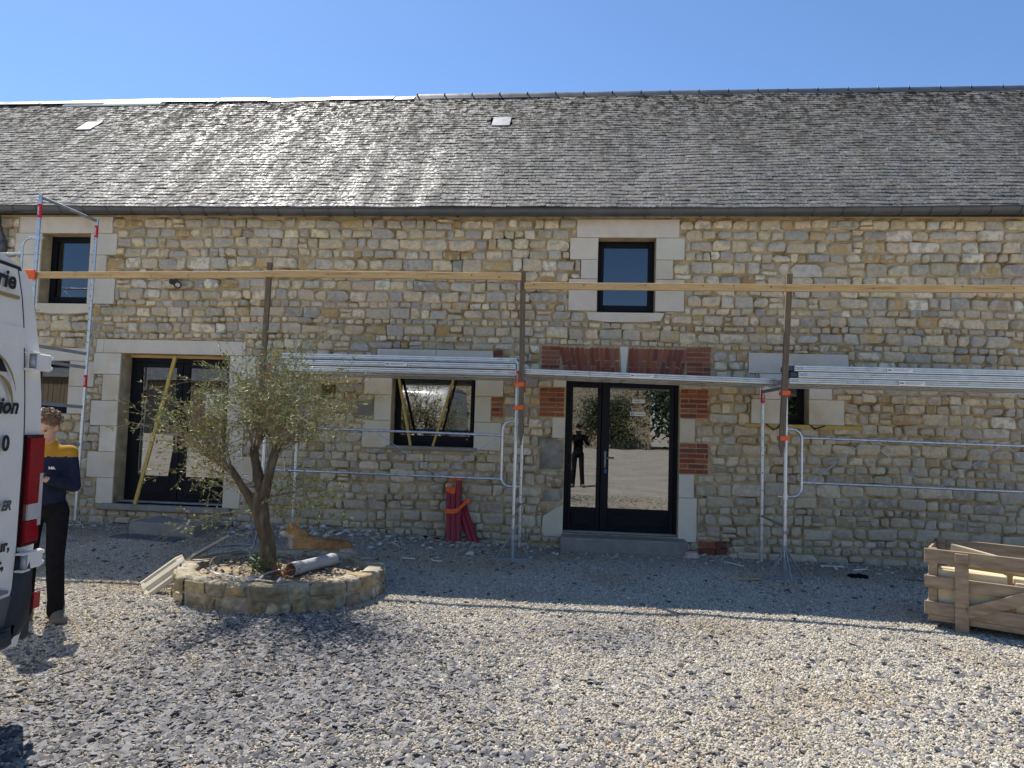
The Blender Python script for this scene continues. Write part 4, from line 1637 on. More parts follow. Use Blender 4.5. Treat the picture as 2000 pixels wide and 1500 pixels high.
batten("yellow batten lying flat along the top of the wide window", (-2.70, .11, 2.425), (-1.76, .11, 2.425), .022, h=.05)
batten("yellow batten leaning from upper left across the wide window", (-2.63, .10, 2.41), (-2.38, -.02, 1.39), .035)
batten("yellow batten leaning from upper right across the wide window", (-1.80, .10, 2.41), (-2.06, -.02, 1.39), .030)
batten("yellow batten leaning against the glazed door behind the olive tree", (-6.02, .05, 2.60), (-6.41, -.12, .41), .05)
lp = empty("wooden_plank", (3.0, -.05, 1.82), "yellow plank wired to the wall under the narrow window", "plank")
MB().bb(2.25, 3.78, -.062, -.022, 1.795, 1.845, .003).build("plank_board", "wood_yellow", lp)
for x, s in ((2.62, 1), (3.20, -1)):
    MB().tube([(x - .09, -.066, 1.845), (x - .04, -.074, 1.80), (x + .0, -.072, 1.765), (x + .05 * s, -.074, 1.79), (x + .10, -.066, 1.84)], .009, 6).build("tie_wire", "black_plastic", lp)

# ------------------------------------------------------------------ planter ring
pl = empty("stone_planter", PC, "low oval planter ring of rough stones round the olive tree", "planter")
PH = .25


def ell(a, k, z):
    return (PC.x + PA * k * cos(a), PC.y + PB * k * sin(a), z)


mb = MB()
n = 64
prof = [(.97, -.05), (.975, .12), (.97, PH - .02), (.955, PH), (.83, PH + .005), (.80, PH - .02), (.79, .05)]
vs = [ell(2 * pi * k / n, f + .008 * noise.noise((k * .4, f * 9, 2)), z + .012 * noise.noise((k * .35, f * 20, 5))) for k in range(n) for f, z in prof]
m_ = len(prof)
mb.add(vs, [(k * m_ + i, ((k + 1) % n) * m_ + i, ((k + 1) % n) * m_ + i + 1, k * m_ + i + 1) for k in range(n) for i in range(m_ - 1)], (.34, .30, .22))
mb.build("planter_core", "planter_stone", pl, smooth=True, color=True)
PS = [(.40, .31, .17), (.33, .26, .155), (.45, .38, .245), (.26, .215, .14), (.36, .32, .24)]


def curved_stone(a0, a1, z0, z1, k0, k1, parent, name="stone"):
    """a rough block following the ring: lumpy face, rounded uneven edges"""
    mb = MB()
    nu, nw = 8, 6
    bulge = R.uniform(.004, .022)
    vs = []
    sd = R.random() * 90
    ta, tz = R.uniform(-.12, .12), R.uniform(-.02, .02)
    for j in range(nw + 1):
        for i in range(nu + 1):
            u, w = i / nu, j / nw
            e = (1 - (2 * abs(u - .5)) ** 5) * (1 - (2 * abs(w - .5)) ** 5)
            cr = min(1, (abs(2 * u - 1) ** 4 + abs(2 * w - 1) ** 4)) ** 2 * .10
            uu = .5 + (u - .5) * (.95 - cr)
            ww = .5 + (w - .5) * (.95 - cr)
            nse = noise.noise((u * 2.6 + sd, w * 2.2, 1)) + .7 * noise.noise((u * 6 + sd, w * 5, 4))
            rr_ = k1 - .018 + bulge * e + .022 * nse * (.4 + e)
            vs.append(ell(a0 + (a1 - a0) * (uu + ta * (ww - .5)) + .02 * noise.noise((sd, w * 2.4, u * 2)), rr_, z0 + (z1 - z0) * ww + tz * (uu - .5) + .016 * noise.noise((u * 2.4, sd, w * 2))))
    fs = [(j * (nu + 1) + i, j * (nu + 1) + i + 1, (j + 1) * (nu + 1) + i + 1, (j + 1) * (nu + 1) + i) for j in range(nw) for i in range(nu)]
    b0 = len(vs)
    for q in (.45, 1.0):
        for i in range(nu + 1):
            u = i / nu
            vs.append(ell(a0 + (a1 - a0) * (.03 + .94 * u) + .03 * noise.noise((sd + q, u * 3, 0)), k1 + (k0 - k1) * q + .015 * noise.noise((u * 3, sd, q)), z1 - .004 + .014 * noise.noise((u * 3, sd, q * 2))))
    top = nw * (nu + 1)
    for r_ in range(2):
        st_ = top if r_ == 0 else b0
        en = b0 + r_ * (nu + 1)
        fs += [(st_ + i, st_ + i + 1, en + i + 1, en + i) for i in range(nu)]
    mb.add(vs, fs, jit(R.choice(PS), .18))
    return mb.build(name, "planter_stone", parent, smooth=True, color=True)


a = 0.0
while a < 2 * pi - .05:
    da = min(R.choice((.13, .2, .26, .32, .38)), 2 * pi - a)
    if 2 * pi - a - da < .1:
        da = 2 * pi - a
    zm = R.uniform(.09, .15)
    curved_stone(a, a + da, zm, PH + R.uniform(-.018, .015), .80, 1.0 + R.uniform(-.012, .012), pl)
    b_ = a
    while b_ < a + da - .02:
        db_ = min(R.choice((.10, .16, .22, .30)), a + da - b_)
        if a + da - b_ - db_ < .06:
            db_ = a + da - b_
        curved_stone(b_, b_ + db_, -.05 + R.uniform(0, .02), zm + R.uniform(-.012, .006), .9, .99 + R.uniform(-.015, .02), pl)
        b_ += db_
    a += da
soil = MB()
vs, fs = [], []
nr = 12
for k in range(nr + 1):
    for i in range(n):
        f = .83 * k / nr
        x, y, _ = ell(2 * pi * i / n, f, 0)
        vs.append((x, y, .19 + .05 * (1 - (k / nr) ** 2) + .035 * noise.noise((x * 4, y * 4, 0)) + .02 * noise.noise((x * 11, y * 11, 3)) - .03 * (k == nr)))
fs = [(k * n + i, k * n + (i + 1) % n, (k + 1) * n + (i + 1) % n, (k + 1) * n + i)[::-1] for k in range(nr) for i in range(n)]
soil.add(vs, [f[::-1] for f in fs])
soil.build("soil", "soil", pl, smooth=True)


def chip(mb, x, y, z, r, flat, c, rnd):
    """one angular stone chip"""
    vs = []
    for v in ((1, 0, 0), (-1, 0, 0), (0, 1, 0), (0, -1, 0), (0, 0, 1), (0, 0, -1), (.6, .6, .5), (-.6, -.5, .6)):
        k = rnd.uniform(.7, 1.25)
        vs.append(Vector((v[0] * r * k * 1.3, v[1] * r * k, v[2] * r * k * flat)))
    rot = Matrix.Rotation(rnd.random() * 6.28, 3, "Z") @ Matrix.Rotation(rnd.uniform(-.5, .5), 3, "X") @ Matrix.Rotation(rnd.uniform(-.4, .4), 3, "Y")
    vs = [rot @ v + Vector((x, y, z + r * flat * .5)) for v in vs]
    fs = [(4, 6, 2), (4, 0, 6), (0, 2, 6), (4, 2, 1), (4, 1, 7), (4, 7, 3), (7, 1, 3), (4, 3, 0), (5, 2, 0), (5, 1, 2), (5, 3, 1), (5, 0, 3)]
    mb.add(vs, fs, jit(c, .15, rnd))


rk = random.Random(21)
mb = MB()
for _ in range(420):
    a, f = rk.random() * 6.283, .80 * sqrt(rk.random())
    x, y, _z = ell(a, f, 0)
    chip(mb, x, y, .20 + .04 * (1 - f * f), rk.uniform(.006, .022), .7, rk.choice(((.36, .29, .2), (.2, .16, .11), (.42, .36, .27), (.15, .14, .13))), rk)
T(mb.build("soil_crumbs", "rubble_chip", pl, color=True), kind="stuff")

# rubble lying along the wall foot
mb = MB()
for _ in range(3600):
    x = rk.uniform(-8.5, 6.3)
    y = -.06 - abs(rk.gauss(0, .42))
    if -.25 < x < 1.5 and y > -.4:
        continue
    if rk.random() < (.62 if not (-4.6 < x < -1.1) else .0):
        if rk.random() < .55:
            continue
    r = rk.choice((.010, .012, .016, .02, .028, .04)) * rk.uniform(.7, 1.1)
    if -4.7 < x < -1.0:
        r *= 1.25
    elif r > .03:
        r *= .6
    chip(mb, x, y, gz(x, y), r, rk.uniform(.35, .8), rk.choice(((.58, .54, .46), (.50, .44, .34), (.42, .39, .35), (.66, .62, .54), (.30, .28, .26), (.40, .31, .20))), rk)
T(mb.build("rubble_debris", "rubble_chip", color=True), "loose stone rubble and dust along the foot of the barn wall", kind="stuff")

# ------------------------------------------------------------------ things on and round the planter
pp = empty("drain_pipe", (-2.45, -2.95, .30), "short length of grey plastic drain pipe lying in the planter", "pipe")
pA, pB = Vector((-2.68, -3.40, .295)), Vector((-2.47, -2.80, .295))
d = (pB - pA).normalized()
o = MB()
n = 22
ref = Vector((0, 0, 1))
u = d.cross(ref).normalized()
w = d.cross(u)
rg = []
for t, r in ((0, .056), (0, .066), (.20, .066), (.21, .060), (.90, .060), (.91, .065), (.94, .065), (.945, .060), (1.0, .060), (1.0, .053), (.0, .055)):
    rg.append((t, r))
L_ = (pB - pA).length
vs = [pA + d * (t * L_) + (u * cos(2 * pi * k / n) + w * sin(2 * pi * k / n)) * r for t, r in rg for k in range(n)]
o.add(vs, [(i * n + k, i * n + (k + 1) % n, (i + 1) * n + (k + 1) % n, (i + 1) * n + k) for i in range(len(rg) - 1) for k in range(n)])
auto_smooth(o.build("pipe_tube", "pvc", pp), 30)

gbr = empty("gutter_bracket", (-2.95, -3.70, .27), "long galvanised strap with curled end lying on the front rim of the planter", "bracket")
curl = [(-3.42 + .05 * sin(a), -3.53 + .0 * a, .345 - .06 * cos(a)) for a in (3.6, 3.0, 2.4, 1.8, 1.2, .6)]
pts = [(-3.375, -3.50, .40), (-3.415, -3.50, .375), (-3.425, -3.52, .33), (-3.39, -3.56, .285), (-3.30, -3.62, .268), (-3.02, -3.72, .266), (-2.66, -3.80, .268)]
for a, b2 in zip(pts[:-1], pts[1:]):
    pass
mb = MB()
vs = []
for p in pts:
    vs += [(p[0], p[1] - .016, p[2]), (p[0], p[1] + .016, p[2]), (p[0], p[1] + .016, p[2] + .005), (p[0], p[1] - .016, p[2] + .005)]
mb.add(vs, [(4 * i + k, 4 * i + (k + 1) % 4, 4 * i + 4 + (k + 1) % 4, 4 * i + 4 + k) for i in range(len(pts) - 1) for k in range(4)])
fix_normals(mb.build("strap_iron", "bracket_metal", gbr))
MB().bar((-2.92, -3.735, .275), (-2.78, -3.44, .30), .035, .005).build("cross_strap", "bracket_metal", gbr)
MB().tube([(-2.63, -3.80, .268), (-2.60, -3.80, .30)], .02, 10).build("end_knob", "bracket_metal", gbr)
g2 = empty("gutter_bracket", (-3.15, -2.95, .27), "smaller curled strap standing in the soil left of the trunk", "bracket")
mb = MB()
pts = [(-3.30, -2.86, .40), (-3.335, -2.87, .385), (-3.34, -2.89, .345), (-3.31, -2.92, .30), (-3.25, -2.97, .275), (-2.98, -3.08, .272)]
vs = []
for p in pts:
    vs += [(p[0], p[1] - .013, p[2]), (p[0], p[1] + .013, p[2]), (p[0], p[1] + .013, p[2] + .005), (p[0], p[1] - .013, p[2] + .005)]
mb.add(vs, [(4 * i + k, 4 * i + (k + 1) % 4, 4 * i + 4 + (k + 1) % 4, 4 * i + 4 + k) for i in range(len(pts) - 1) for k in range(4)])
fix_normals(mb.build("strap_iron", "bracket_metal", g2))


def ridge_tile(label, loc, rot, L_=.56, W_=.30, holes=True):
    """moulded interlocking roof tile"""
    t = empty("roof_tile", loc, label, "roof tile", "loose roof tiles leaning on the planter", rot=rot)
    mb = MB()
    pf = [(-W_ / 2, 0), (-W_ / 2, .022), (-W_ * .42, .026), (-W_ * .33, .010), (-W_ * .24, .026), (-W_ * .02, .026), (W_ * .08, .008), (W_ * .20, .008), (W_ * .27, .026), (W_ * .37, .026), (W_ * .40, .012), (W_ * .5, .012), (W_ * .5, 0)]
    vs = []
    ts = [0, .06, .08, .82, .86, .95, 1]
    for q in ts:
        mid = 0.08 <= q <= .82
        tap = 1 if q < .9 else .86
        for x, z in pf:
            vs.append((x * tap, q * L_, z if (mid or z == 0) else min(.026, z + (.012 if z < .02 else 0))))
    m_ = len(pf)
    mb.add(vs, [(i * m_ + j, i * m_ + j + 1, (i + 1) * m_ + j + 1, (i + 1) * m_ + j) for i in range(len(ts) - 1) for j in range(m_ - 1)] + [(i * m_, (i + 1) * m_, (i + 1) * m_ + m_ - 1, i * m_ + m_ - 1) for i in range(len(ts) - 1)] + [tuple(range(m_)), tuple(range((len(ts) - 1) * m_, len(ts) * m_))[::-1]])
    fix_normals(mb.build("tile_body", "lid_plastic", t))
    if holes:
        MB().tube([(.02, L_ * .90, .024), (.02, L_ * .90, .0275)], .012, 10).build("nail_hole", "ink", t)
    return t


def frame_rot(along, normal):
    y = Vector(along).normalized()
    z = Vector(normal)
    z = (z - y * z.dot(y)).normalized()
    x = y.cross(z)
    return Matrix((x, y, z)).transposed().to_euler()


ridge_tile("beige interlocking roof tile leaning on the left of the planter", (-4.12, -3.42, .02), frame_rot((.26, .12, .22), (-.25, -.70, .65)), .44, .26)
ridge_tile("beige roof tile seen edge on behind the other leaning tile", (-4.02, -2.82, .22), frame_rot((.22, .50, .19), (-.5, .0, .8)), .45, .28, False)

rk = random.Random(4)
dp = empty("dry_plant", (-2.76, -3.42, .24), "withered rust coloured plant at the foot of the olive trunk", "plant")
mb, ms = MB(), MB()
for _ in range(26):
    a, l = rk.random() * 6.28, rk.uniform(.06, .22)
    q = Vector((-2.77 + rk.uniform(-.04, .05), -3.42 + rk.uniform(-.05, .05), .23))
    e = q + Vector((cos(a) * l, sin(a) * l, rk.uniform(.0, .13)))
    ms.tube([q, (q + e) / 2 + Vector((0, 0, .03)), e], .0022, 4)
    for _k in range(16):
        c = q.lerp(e, rk.uniform(.3, 1.05)) + Vector((rk.gauss(0, .014), rk.gauss(0, .014), rk.gauss(0, .012)))
        u = Vector((rk.gauss(0, 1), rk.gauss(0, 1), rk.gauss(0, 1))).normalized() * rk.uniform(.008, .016)
        v = u.cross(Vector((rk.gauss(0, 1), rk.gauss(0, 1), rk.gauss(0, 1)))).normalized() * .006
        mb.add([c - u, c + v, c + u, c - v], [(0, 1, 2, 3)], jit(rk.choice(((.26, .085, .03), (.33, .14, .055), (.18, .06, .03))), .2, rk))
T(mb.build("leaves", "leaf", dp, color=True), kind="stuff")
ms.build("stem", "twig", dp)
wd = empty("weed", (-3.0, -3.42, .24), "small green weeds growing against the olive trunk", "weed")
mb = MB()
for _ in range(240):
    a = rk.random() * 6.28
    c = Vector((-3.0 + .13 * cos(a) * rk.uniform(.5, 1.3), -3.30 + .13 * sin(a) * rk.uniform(.5, 1.3), .24 + rk.random() ** 1.6 * .16))
    u = Vector((rk.gauss(0, 1), rk.gauss(0, 1), rk.gauss(0, .6))).normalized() * rk.uniform(.012, .03)
    v = u.cross(Vector((rk.gauss(0, 1), rk.gauss(0, 1), rk.gauss(0, 1)))).normalized() * .010
    mb.add([c - u, c + v, c + u, c - v], [(0, 1, 2, 3)], jit(rk.choice(((.06, .11, .025), (.09, .15, .035), (.05, .08, .02))), .2, rk))
T(mb.build("leaves", "leaf", wd, color=True), kind="stuff")

# ------------------------------------------------------------------ olive tree
tr = empty("olive_tree", (-2.99, -3.2, .22), "airy olive tree with a forked trunk growing in the stone planter", "tree")
rk = random.Random(31)
LIMBS = []
tk = MB()


def limb(pts, rs, n=14, lump=.10):
    """knotty limb with fluted section"""
    P = [Vector(p) for p in pts]
    fine, fr = [], []
    for i in range(len(P) - 1):
        for k in range(6):
            t = k / 6
            p0, p1, p2, p3 = P[max(i - 1, 0)], P[i], P[i + 1], P[min(i + 2, len(P) - 1)]
            fine.append(.5 * ((2 * p1) + (p2 - p0) * t + (2 * p0 - 5 * p1 + 4 * p2 - p3) * t * t + (3 * p1 - p0 - 3 * p2 + p3) * t ** 3))
            fr.append(rs[i] + (rs[i + 1] - rs[i]) * t)
    fine.append(P[-1])
    fr.append(rs[-1])
    mb = MB().tube(fine, fr, n)
    sd = rk.random() * 50
    c = 0
    for i in range(len(fine)):
        for k in range(n):
            v = Vector(mb.v[i * n + k])
            dd = v - fine[i]
            f = 1 + lump * (noise.noise((v.x * 9 + sd, v.y * 9, v.z * 3)) + .5 * noise.noise((v.x * 24, v.y * 24, v.z * 8 + sd)))
            mb.v[i * n + k] = tuple(fine[i] + dd * f)
    return mb


DX = -.13
sh = lambda pts: [(p[0] + DX, p[1], p[2]) for p in pts]
trunk = limb(sh([(-2.865, -3.2, .18), (-2.885, -3.2, .45), (-2.945, -3.2, .70), (-2.985, -3.2, .88), (-3.01, -3.2, 1.0)]), [.100, .076, .070, .074, .046], 18, .22)
t_o = trunk.build("trunk", "bark", tr, smooth=True)
ENDS = []
for pts, rs in ((sh([(-3.00, -3.21, .80), (-3.08, -3.24, .95), (-3.17, -3.28, 1.10), (-3.25, -3.32, 1.24)]), [.042, .044, .037, .031]),
                (sh([(-2.975, -3.19, .86), (-2.99, -3.17, 1.02), (-3.05, -3.13, 1.18), (-3.12, -3.08, 1.34), (-3.14, -3.05, 1.42)]), [.062, .051, .045, .040, .036]),
                (sh([(-2.965, -3.2, .88), (-2.91, -3.22, 1.07), (-2.87, -3.23, 1.27), (-2.83, -3.20, 1.45)]), [.056, .047, .043, .038])):
    limb(pts, rs, 14, .2).build("limb", "bark", tr, smooth=True)
    ENDS.append((Vector(pts[-1]), (Vector(pts[-1]) - Vector(pts[-2])).normalized()))
tw = MB()
lv = MB()
LC = [(.25, .27, .08), (.32, .325, .11), (.18, .205, .065), (.38, .375, .15), (.27, .28, .105), (.11, .13, .055)]
nleaf = 0


def leaf(c, d, sz):
    global nleaf
    d = d.normalized()
    s = d.cross(Vector((rk.gauss(0, 1), rk.gauss(0, 1), rk.gauss(0, 1)))).normalized()
    w = sz * rk.uniform(.11, .16)
    m = d * (sz * .5)
    bend = s.cross(d) * sz * rk.uniform(-.12, .12)
    lv.add([c, c + m * .8 + s * w, c + d * sz + bend, c + m * .8 - s * w], [(0, 1, 2, 3)], jit(rk.choice(LC), .2, rk))
    nleaf += 1


def shoot(p, d, length, r0, depth):
    n = max(3, int(length / .07))
    pts, rs = [p], [r0]
    q, dd = p.copy(), d.normalized()
    for i in range(n):
        t = (i + 1) / n
        droop = -.05 * t if depth > 0 else -.015
        dd = (dd + Vector((rk.gauss(0, .10), rk.gauss(0, .10), rk.gauss(0, .07) + droop))).normalized()
        q = q + dd * (length / n)
        pts.append(q.copy())
        rs.append(max(.0011, r0 * (1 - .8 * t)))
    tw.tube(pts, rs, 5 if depth == 0 else 4, caps=False)
    for i in range(1, len(pts)):
        t = i / n
        if depth < 2 and t > (.16 if depth == 0 else .1):
            for _ in range(2 if depth == 0 else (1 if rk.random() < .75 else 0)):
                if rk.random() < .86:
                    sd = (dd + Vector((rk.gauss(0, .75), rk.gauss(0, .75), rk.gauss(.05, .6)))).normalized()
                    shoot(pts[i], sd, length * rk.uniform(.22, .42), rs[i] * .62, depth + 1)
        if depth >= 1 or t > .55:
            for _ in range(2 if depth == 2 else 1):
                if rk.random() < (.62 if depth == 2 else .5):
                    a = (pts[i] - pts[i - 1]).normalized()
                    leaf(pts[i - 1].lerp(pts[i], rk.random()), a + Vector((rk.gauss(0, .6), rk.gauss(0, .6), rk.gauss(0, .6))), rk.uniform(.028, .056))
    a = (pts[-1] - pts[-2]).normalized()
    for _ in range(2):
        leaf(pts[-1], a + Vector((rk.gauss(0, .4), rk.gauss(0, .4), rk.gauss(0, .4))), rk.uniform(.022, .042))


for (p, d), k, spread, bias in zip(ENDS, (14, 15, 20), (.55, .54, .56), (Vector((-.42, -.2, .60)), Vector((-.05, .3, 1.15)), Vector((.62, 0, 1.0)))):
    for i in range(k):
        dd = (d * .25 + bias + Vector((rk.gauss(0, spread), rk.gauss(0, spread), rk.gauss(0, spread * .55)))).normalized()
        if dd.z < -.15:
            dd.z *= -.4
        shoot(p + Vector((rk.uniform(-.04, .04), rk.uniform(-.04, .04), rk.uniform(-.10, .02))), dd, rk.uniform(.62, 1.0), rk.uniform(.006, .010), 0)
for i in range(9):                                            # suckers from the trunk and limbs
    z = rk.uniform(.75, 1.05)
    a = rk.choice((rk.uniform(-.5, .6), rk.uniform(2.4, 3.8)))
    shoot(Vector((-3.11 + .05 * cos(a), -3.2 + .05 * sin(a), z)), Vector((cos(a), sin(a) * .6 - .2, .35)), rk.uniform(.5, .85), .0055, 0)
T(tw.build("twigs", "twig", tr), kind="stuff")
T(lv.build("leaves", "leaf", tr, color=True), kind="stuff")
print("olive leaves", nleaf, "twig faces", len(tw.f))

# ------------------------------------------------------------------ white van at the left edge, rear corner in view
VH = radians(186.9)
vh = Vector((cos(VH), sin(VH), 0))
vl = Vector((-vh.y, vh.x, 0))
vc = Vector((-3.15, -6.07, 0)) + vl * 1.02
van = empty("van", vc, "white panel van with black lettering cut off by the left edge", "van", rot=(0, 0, VH))


def van_half(z):
    """half width of the body at height z"""
    t = [(.40, .93), (.55, .99), (.95, 1.02), (1.55, 1.02), (1.85, .995), (2.12, .945), (2.33, .885), (2.48, .835), (2.545, .78), (2.60, .62), (2.63, .30), (2.635, .0)]
    for (a, b2), (c, d) in zip(t[:-1], t[1:]):
        if z <= c:
            return b2 + (d - b2) * max(0, (z - a)) / (c - a)
    return 0.0


VZ = [.40, .55, .75, .95, 1.25, 1.55, 1.85, 2.12, 2.33, 2.48, 2.545, 2.60, 2.63, 2.635]


def van_top(x):
    """roof height along the van, x forward from the rear"""
    if x < .5:
        return 1.0 - .018 * (1 - x / .5) ** 2
    if x < 3.7:
        return 1.0
    if x < 4.7:
        return 1.0 - .50 * ((x - 3.7) / 1.0) ** 1.4
    return .50 - .10 * ((x - 4.7) / .75) ** 2


mb = MB()
VX = [0.0, .02, .07, .2, .6, 1.6, 2.6, 3.5, 3.7, 3.95, 4.2, 4.45, 4.7, 4.95, 5.2, 5.38, 5.45]
rows = []
for x in VX:
    k = van_top(x)
    sh = {0.0: .985, .02: .994}.get(x, 1.0) * (1 - .10 * max(0, (x - 4.4) / 1.05) ** 2)
    r = [(x + .03 * 0, van_half(z) * sh, .40 + (z - .40) * ((2.635 * k - .40) / 2.235)) for z in VZ]
    rows.append(r + [(a, -b2, c) for a, b2, c in r[-2::-1]])
m_ = len(rows[0])
mb.add([v for r in rows for v in r], [(i * m_ + j, (i + 1) * m_ + j, (i + 1) * m_ + j + 1, i * m_ + j + 1) for i in range(len(rows) - 1) for j in range(m_ - 1)] +
       [tuple(range(m_)), tuple(range((len(rows) - 1) * m_, len(rows) * m_))[::-1]] + [(i * m_, i * m_ + m_ - 1, (i + 1) * m_ + m_ - 1, (i + 1) * m_) for i in range(len(rows) - 1)])
auto_smooth(mb.build("body", "van_white", van), 28)


def rear_x(y):
    """rear doors bow outwards a little (negative x = towards the viewer)"""
    return -.028 + .045 * (abs(y) / 1.0) ** 2


def rear_sheet(y0f, y1f, z0, z1, off, name, material, parent, ny=6, nz_=14, side=-1):
    """a curved panel on the rear of the van between half-width offsets measured in from the outer edge"""
    mb = MB()
    vs = []
    for t in (off, off + .02):
        for j in range(nz_ + 1):
            z = z0 + (z1 - z0) * j / nz_
            a, b2 = y0f(z), y1f(z)
            for i in range(ny + 1):
                y = (a + (b2 - a) * i / ny)
                vs.append((rear_x(y) - .012 + t, side * y, z))
    m_ = ny + 1
    q = (nz_ + 1) * m_
    fs = [(j * m_ + i, j * m_ + i + 1, (j + 1) * m_ + i + 1, (j + 1) * m_ + i) for j in range(nz_) for i in range(ny)]
    for i in range(ny):
        fs += [(i, i + 1, q + i + 1, q + i), (nz_ * m_ + i, nz_ * m_ + i + 1, q + nz_ * m_ + i + 1, q + nz_ * m_ + i)]
    for j in range(nz_):
        fs += [(j * m_, (j + 1) * m_, q + (j + 1) * m_, q + j * m_), (j * m_ + ny, (j + 1) * m_ + ny, q + (j + 1) * m_ + ny, q + j * m_ + ny)]
    mb.add(vs, fs)
    return auto_smooth(mb.build(name, material, parent), 35)


PILL = lambda z: .205 - .03 * sstep(1.9, 2.4, z)
for sd, nm in ((-1, "right rear door carrying most of the visible lettering"), (1, "left rear door")):
    dr = rear_sheet(lambda z: .006, lambda z: van_half(z) - PILL(z), .52, 2.49, -.012, "rear_door", "van_white", van, side=sd)
    T(dr, nm)
    rear_sheet(lambda z: van_half(z) - PILL(z) + .001, lambda z: van_half(z) - PILL(z) + .022, .50, 2.49, -.006, "door_gap_shade", "ink", dr, ny=1, side=sd)  # black strip: shade of the gap round the door put into the colour
    rear_sheet(lambda z: .004, lambda z: van_half(z) - .12, 2.492, 2.512, -.004, "door_gap_shade", "ink", dr, nz_=1, side=sd)
    if sd < 0:
        rdoor = dr
    # swage lines of the door
    rear_sheet(lambda z: .02, lambda z: van_half(z) - PILL(z) - .0, 2.07, 2.18, -.019, "door_swage", "van_white", dr, nz_=2, side=sd)
    rear_sheet(lambda z: .02, lambda z: van_half(z) - PILL(z) - .005, .53, .70, -.020, "door_base", "van_grey", dr, nz_=2, side=sd)
    # tail light fills the pillar
    tl = rear_sheet(lambda z: van_half(z) - PILL(z) + .022, lambda z: van_half(z) - .012, .955, 1.585, -.022, "tail_light", "lens_dark", van, ny=5, side=sd)
    for z0, z1, a, b2, mt in ((1.285, 1.565, .165, .020, "lens_red"), (.975, 1.095, .165, .030, "lens_red"), (1.06, 1.36, .050, .014, "lens_clear"), (1.10, 1.19, .150, .045, "lens_clear"), (1.19, 1.30, .162, .052, "lens_red")):
        rear_sheet(lambda z, a=a: van_half(z) - a, lambda z, b2=b2: van_half(z) - b2, z0, z1, -.034, "lens", mt, tl, ny=4, nz_=4, side=sd)
    # hinges
    for hz in (2.0, .875):
        h = MB()
        y = sd * (van_half(hz) - PILL(hz) + .06)
        xr = rear_x(abs(y)) - .05
        h.box((xr, y + sd * .06, hz), (.03, .15, .10), None, .008)
        h.box((xr - .008, y - sd * .035, hz + .047), (.05, .07, .012), None, .004)
        h.box((xr - .008, y - sd * .035, hz - .047), (.05, .07, .012), None, .004)
        h.box((xr + .004, y + sd * .140, hz + .03), (.04, .022, .024), None, .007)
        h.box((xr + .004, y + sd * .140, hz - .03), (.04, .022, .024), None, .007)
        ho = h.build("hinge", "van_white", van)
        k = MB()
        k.tube([(xr - .010, y - sd * .03, hz - .04), (xr - .010, y - sd * .03, hz + .04)], .017, 12)
        k.build("hinge_pin", "galv_dull", ho, smooth=True)
bm_ = MB()
vs = []
BP = [(.93, .02, -.02), (.90, -.035, .01), (.72, -.06, .02), (.55, -.055, .01), (.475, -.03, -.03), (.46, .10, -.07)]
ny = 14
for z, xo, wo in BP:
    for i in range(ny + 1):
        y = -1 + 2 * i / ny
        hw = 1.02 + wo
        xx = xo + (.0 if abs(y) < .86 else .10 * ((abs(y) - .86) / .14) ** 2)
        vs.append((xx - .02, y * hw, z if (abs(y) > .80 or z < .6) else max(.40, z - .40 * (z - .4) / .53)))
bm_.add(vs, [(j * (ny + 1) + i, j * (ny + 1) + i + 1, (j + 1) * (ny + 1) + i + 1, (j + 1) * (ny + 1) + i) for j in range(5) for i in range(ny)])
for s_ in (-1, 1):
    bm_.bb(.0, .55, s_ * 1.0 - .03, s_ * 1.0 + .03, .40, .92, .02)
bump = auto_smooth(bm_.build("bumper", "van_black", van), 35)
MB().bb(-.12, .0, -.70, .70, .455, .54, .02).build("step", "van_black", bump)
for s_ in (-1, 1):
    MB().bb(-.088, -.07, s_ * .93 - .028, s_ * .93 + .028, .60, .69, .004).build("reflector", "lens_red", bump)
for x in (1.05, 4.55):
    for s_ in (-1, 1):
        wl = MB()
        wl.tube([(x, s_ * .78, .335), (x, s_ * .80, .335), (x, s_ * .98, .335), (x, s_ * 1.0, .335)], [.30, .335, .335, .30], 32)
        wo = auto_smooth(wl.build("wheel", "tyre", van))
        MB().tube([(x, s_ * .985, .335), (x, s_ * 1.012, .335)], [.21, .19], 24).build("rim", "galv_dull", wo)
for s_ in (-1, 1):
    MB().bb(.3, 5.2, s_ * .93 - .05, s_ * .93 + .05, .40, .46, .01).build("side_sill", "van_black", van)
    MB().bb(.35, 4.0, s_ * 1.025 - .012, s_ * 1.025 + .012, .78, .86, .006).build("side_moulding", "van_black", van)
    sg = MB()
    sg.add([(3.75, s_ * 1.0, 1.45), (4.55, s_ * .99, 1.40), (4.40, s_ * .95, 1.70), (3.85, s_ * .90, 2.05), (3.75, s_ * .90, 2.05)], [(0, 1, 2, 3, 4)])
    sg.build("side_window", "black_plastic", van)
ws = MB()
ws.add([(3.98, -.80, 2.28), (3.98, .80, 2.28), (4.66, .88, 1.43), (4.66, -.88, 1.43)], [(0, 1, 2, 3)])
ws.build("windscreen", "black_plastic", van)


def door_frame_(y, z, off=-.026):
    return ((rear_x(abs(y)) - .012 + off, y, z), (0, -1, 0), (0, 0, 1))


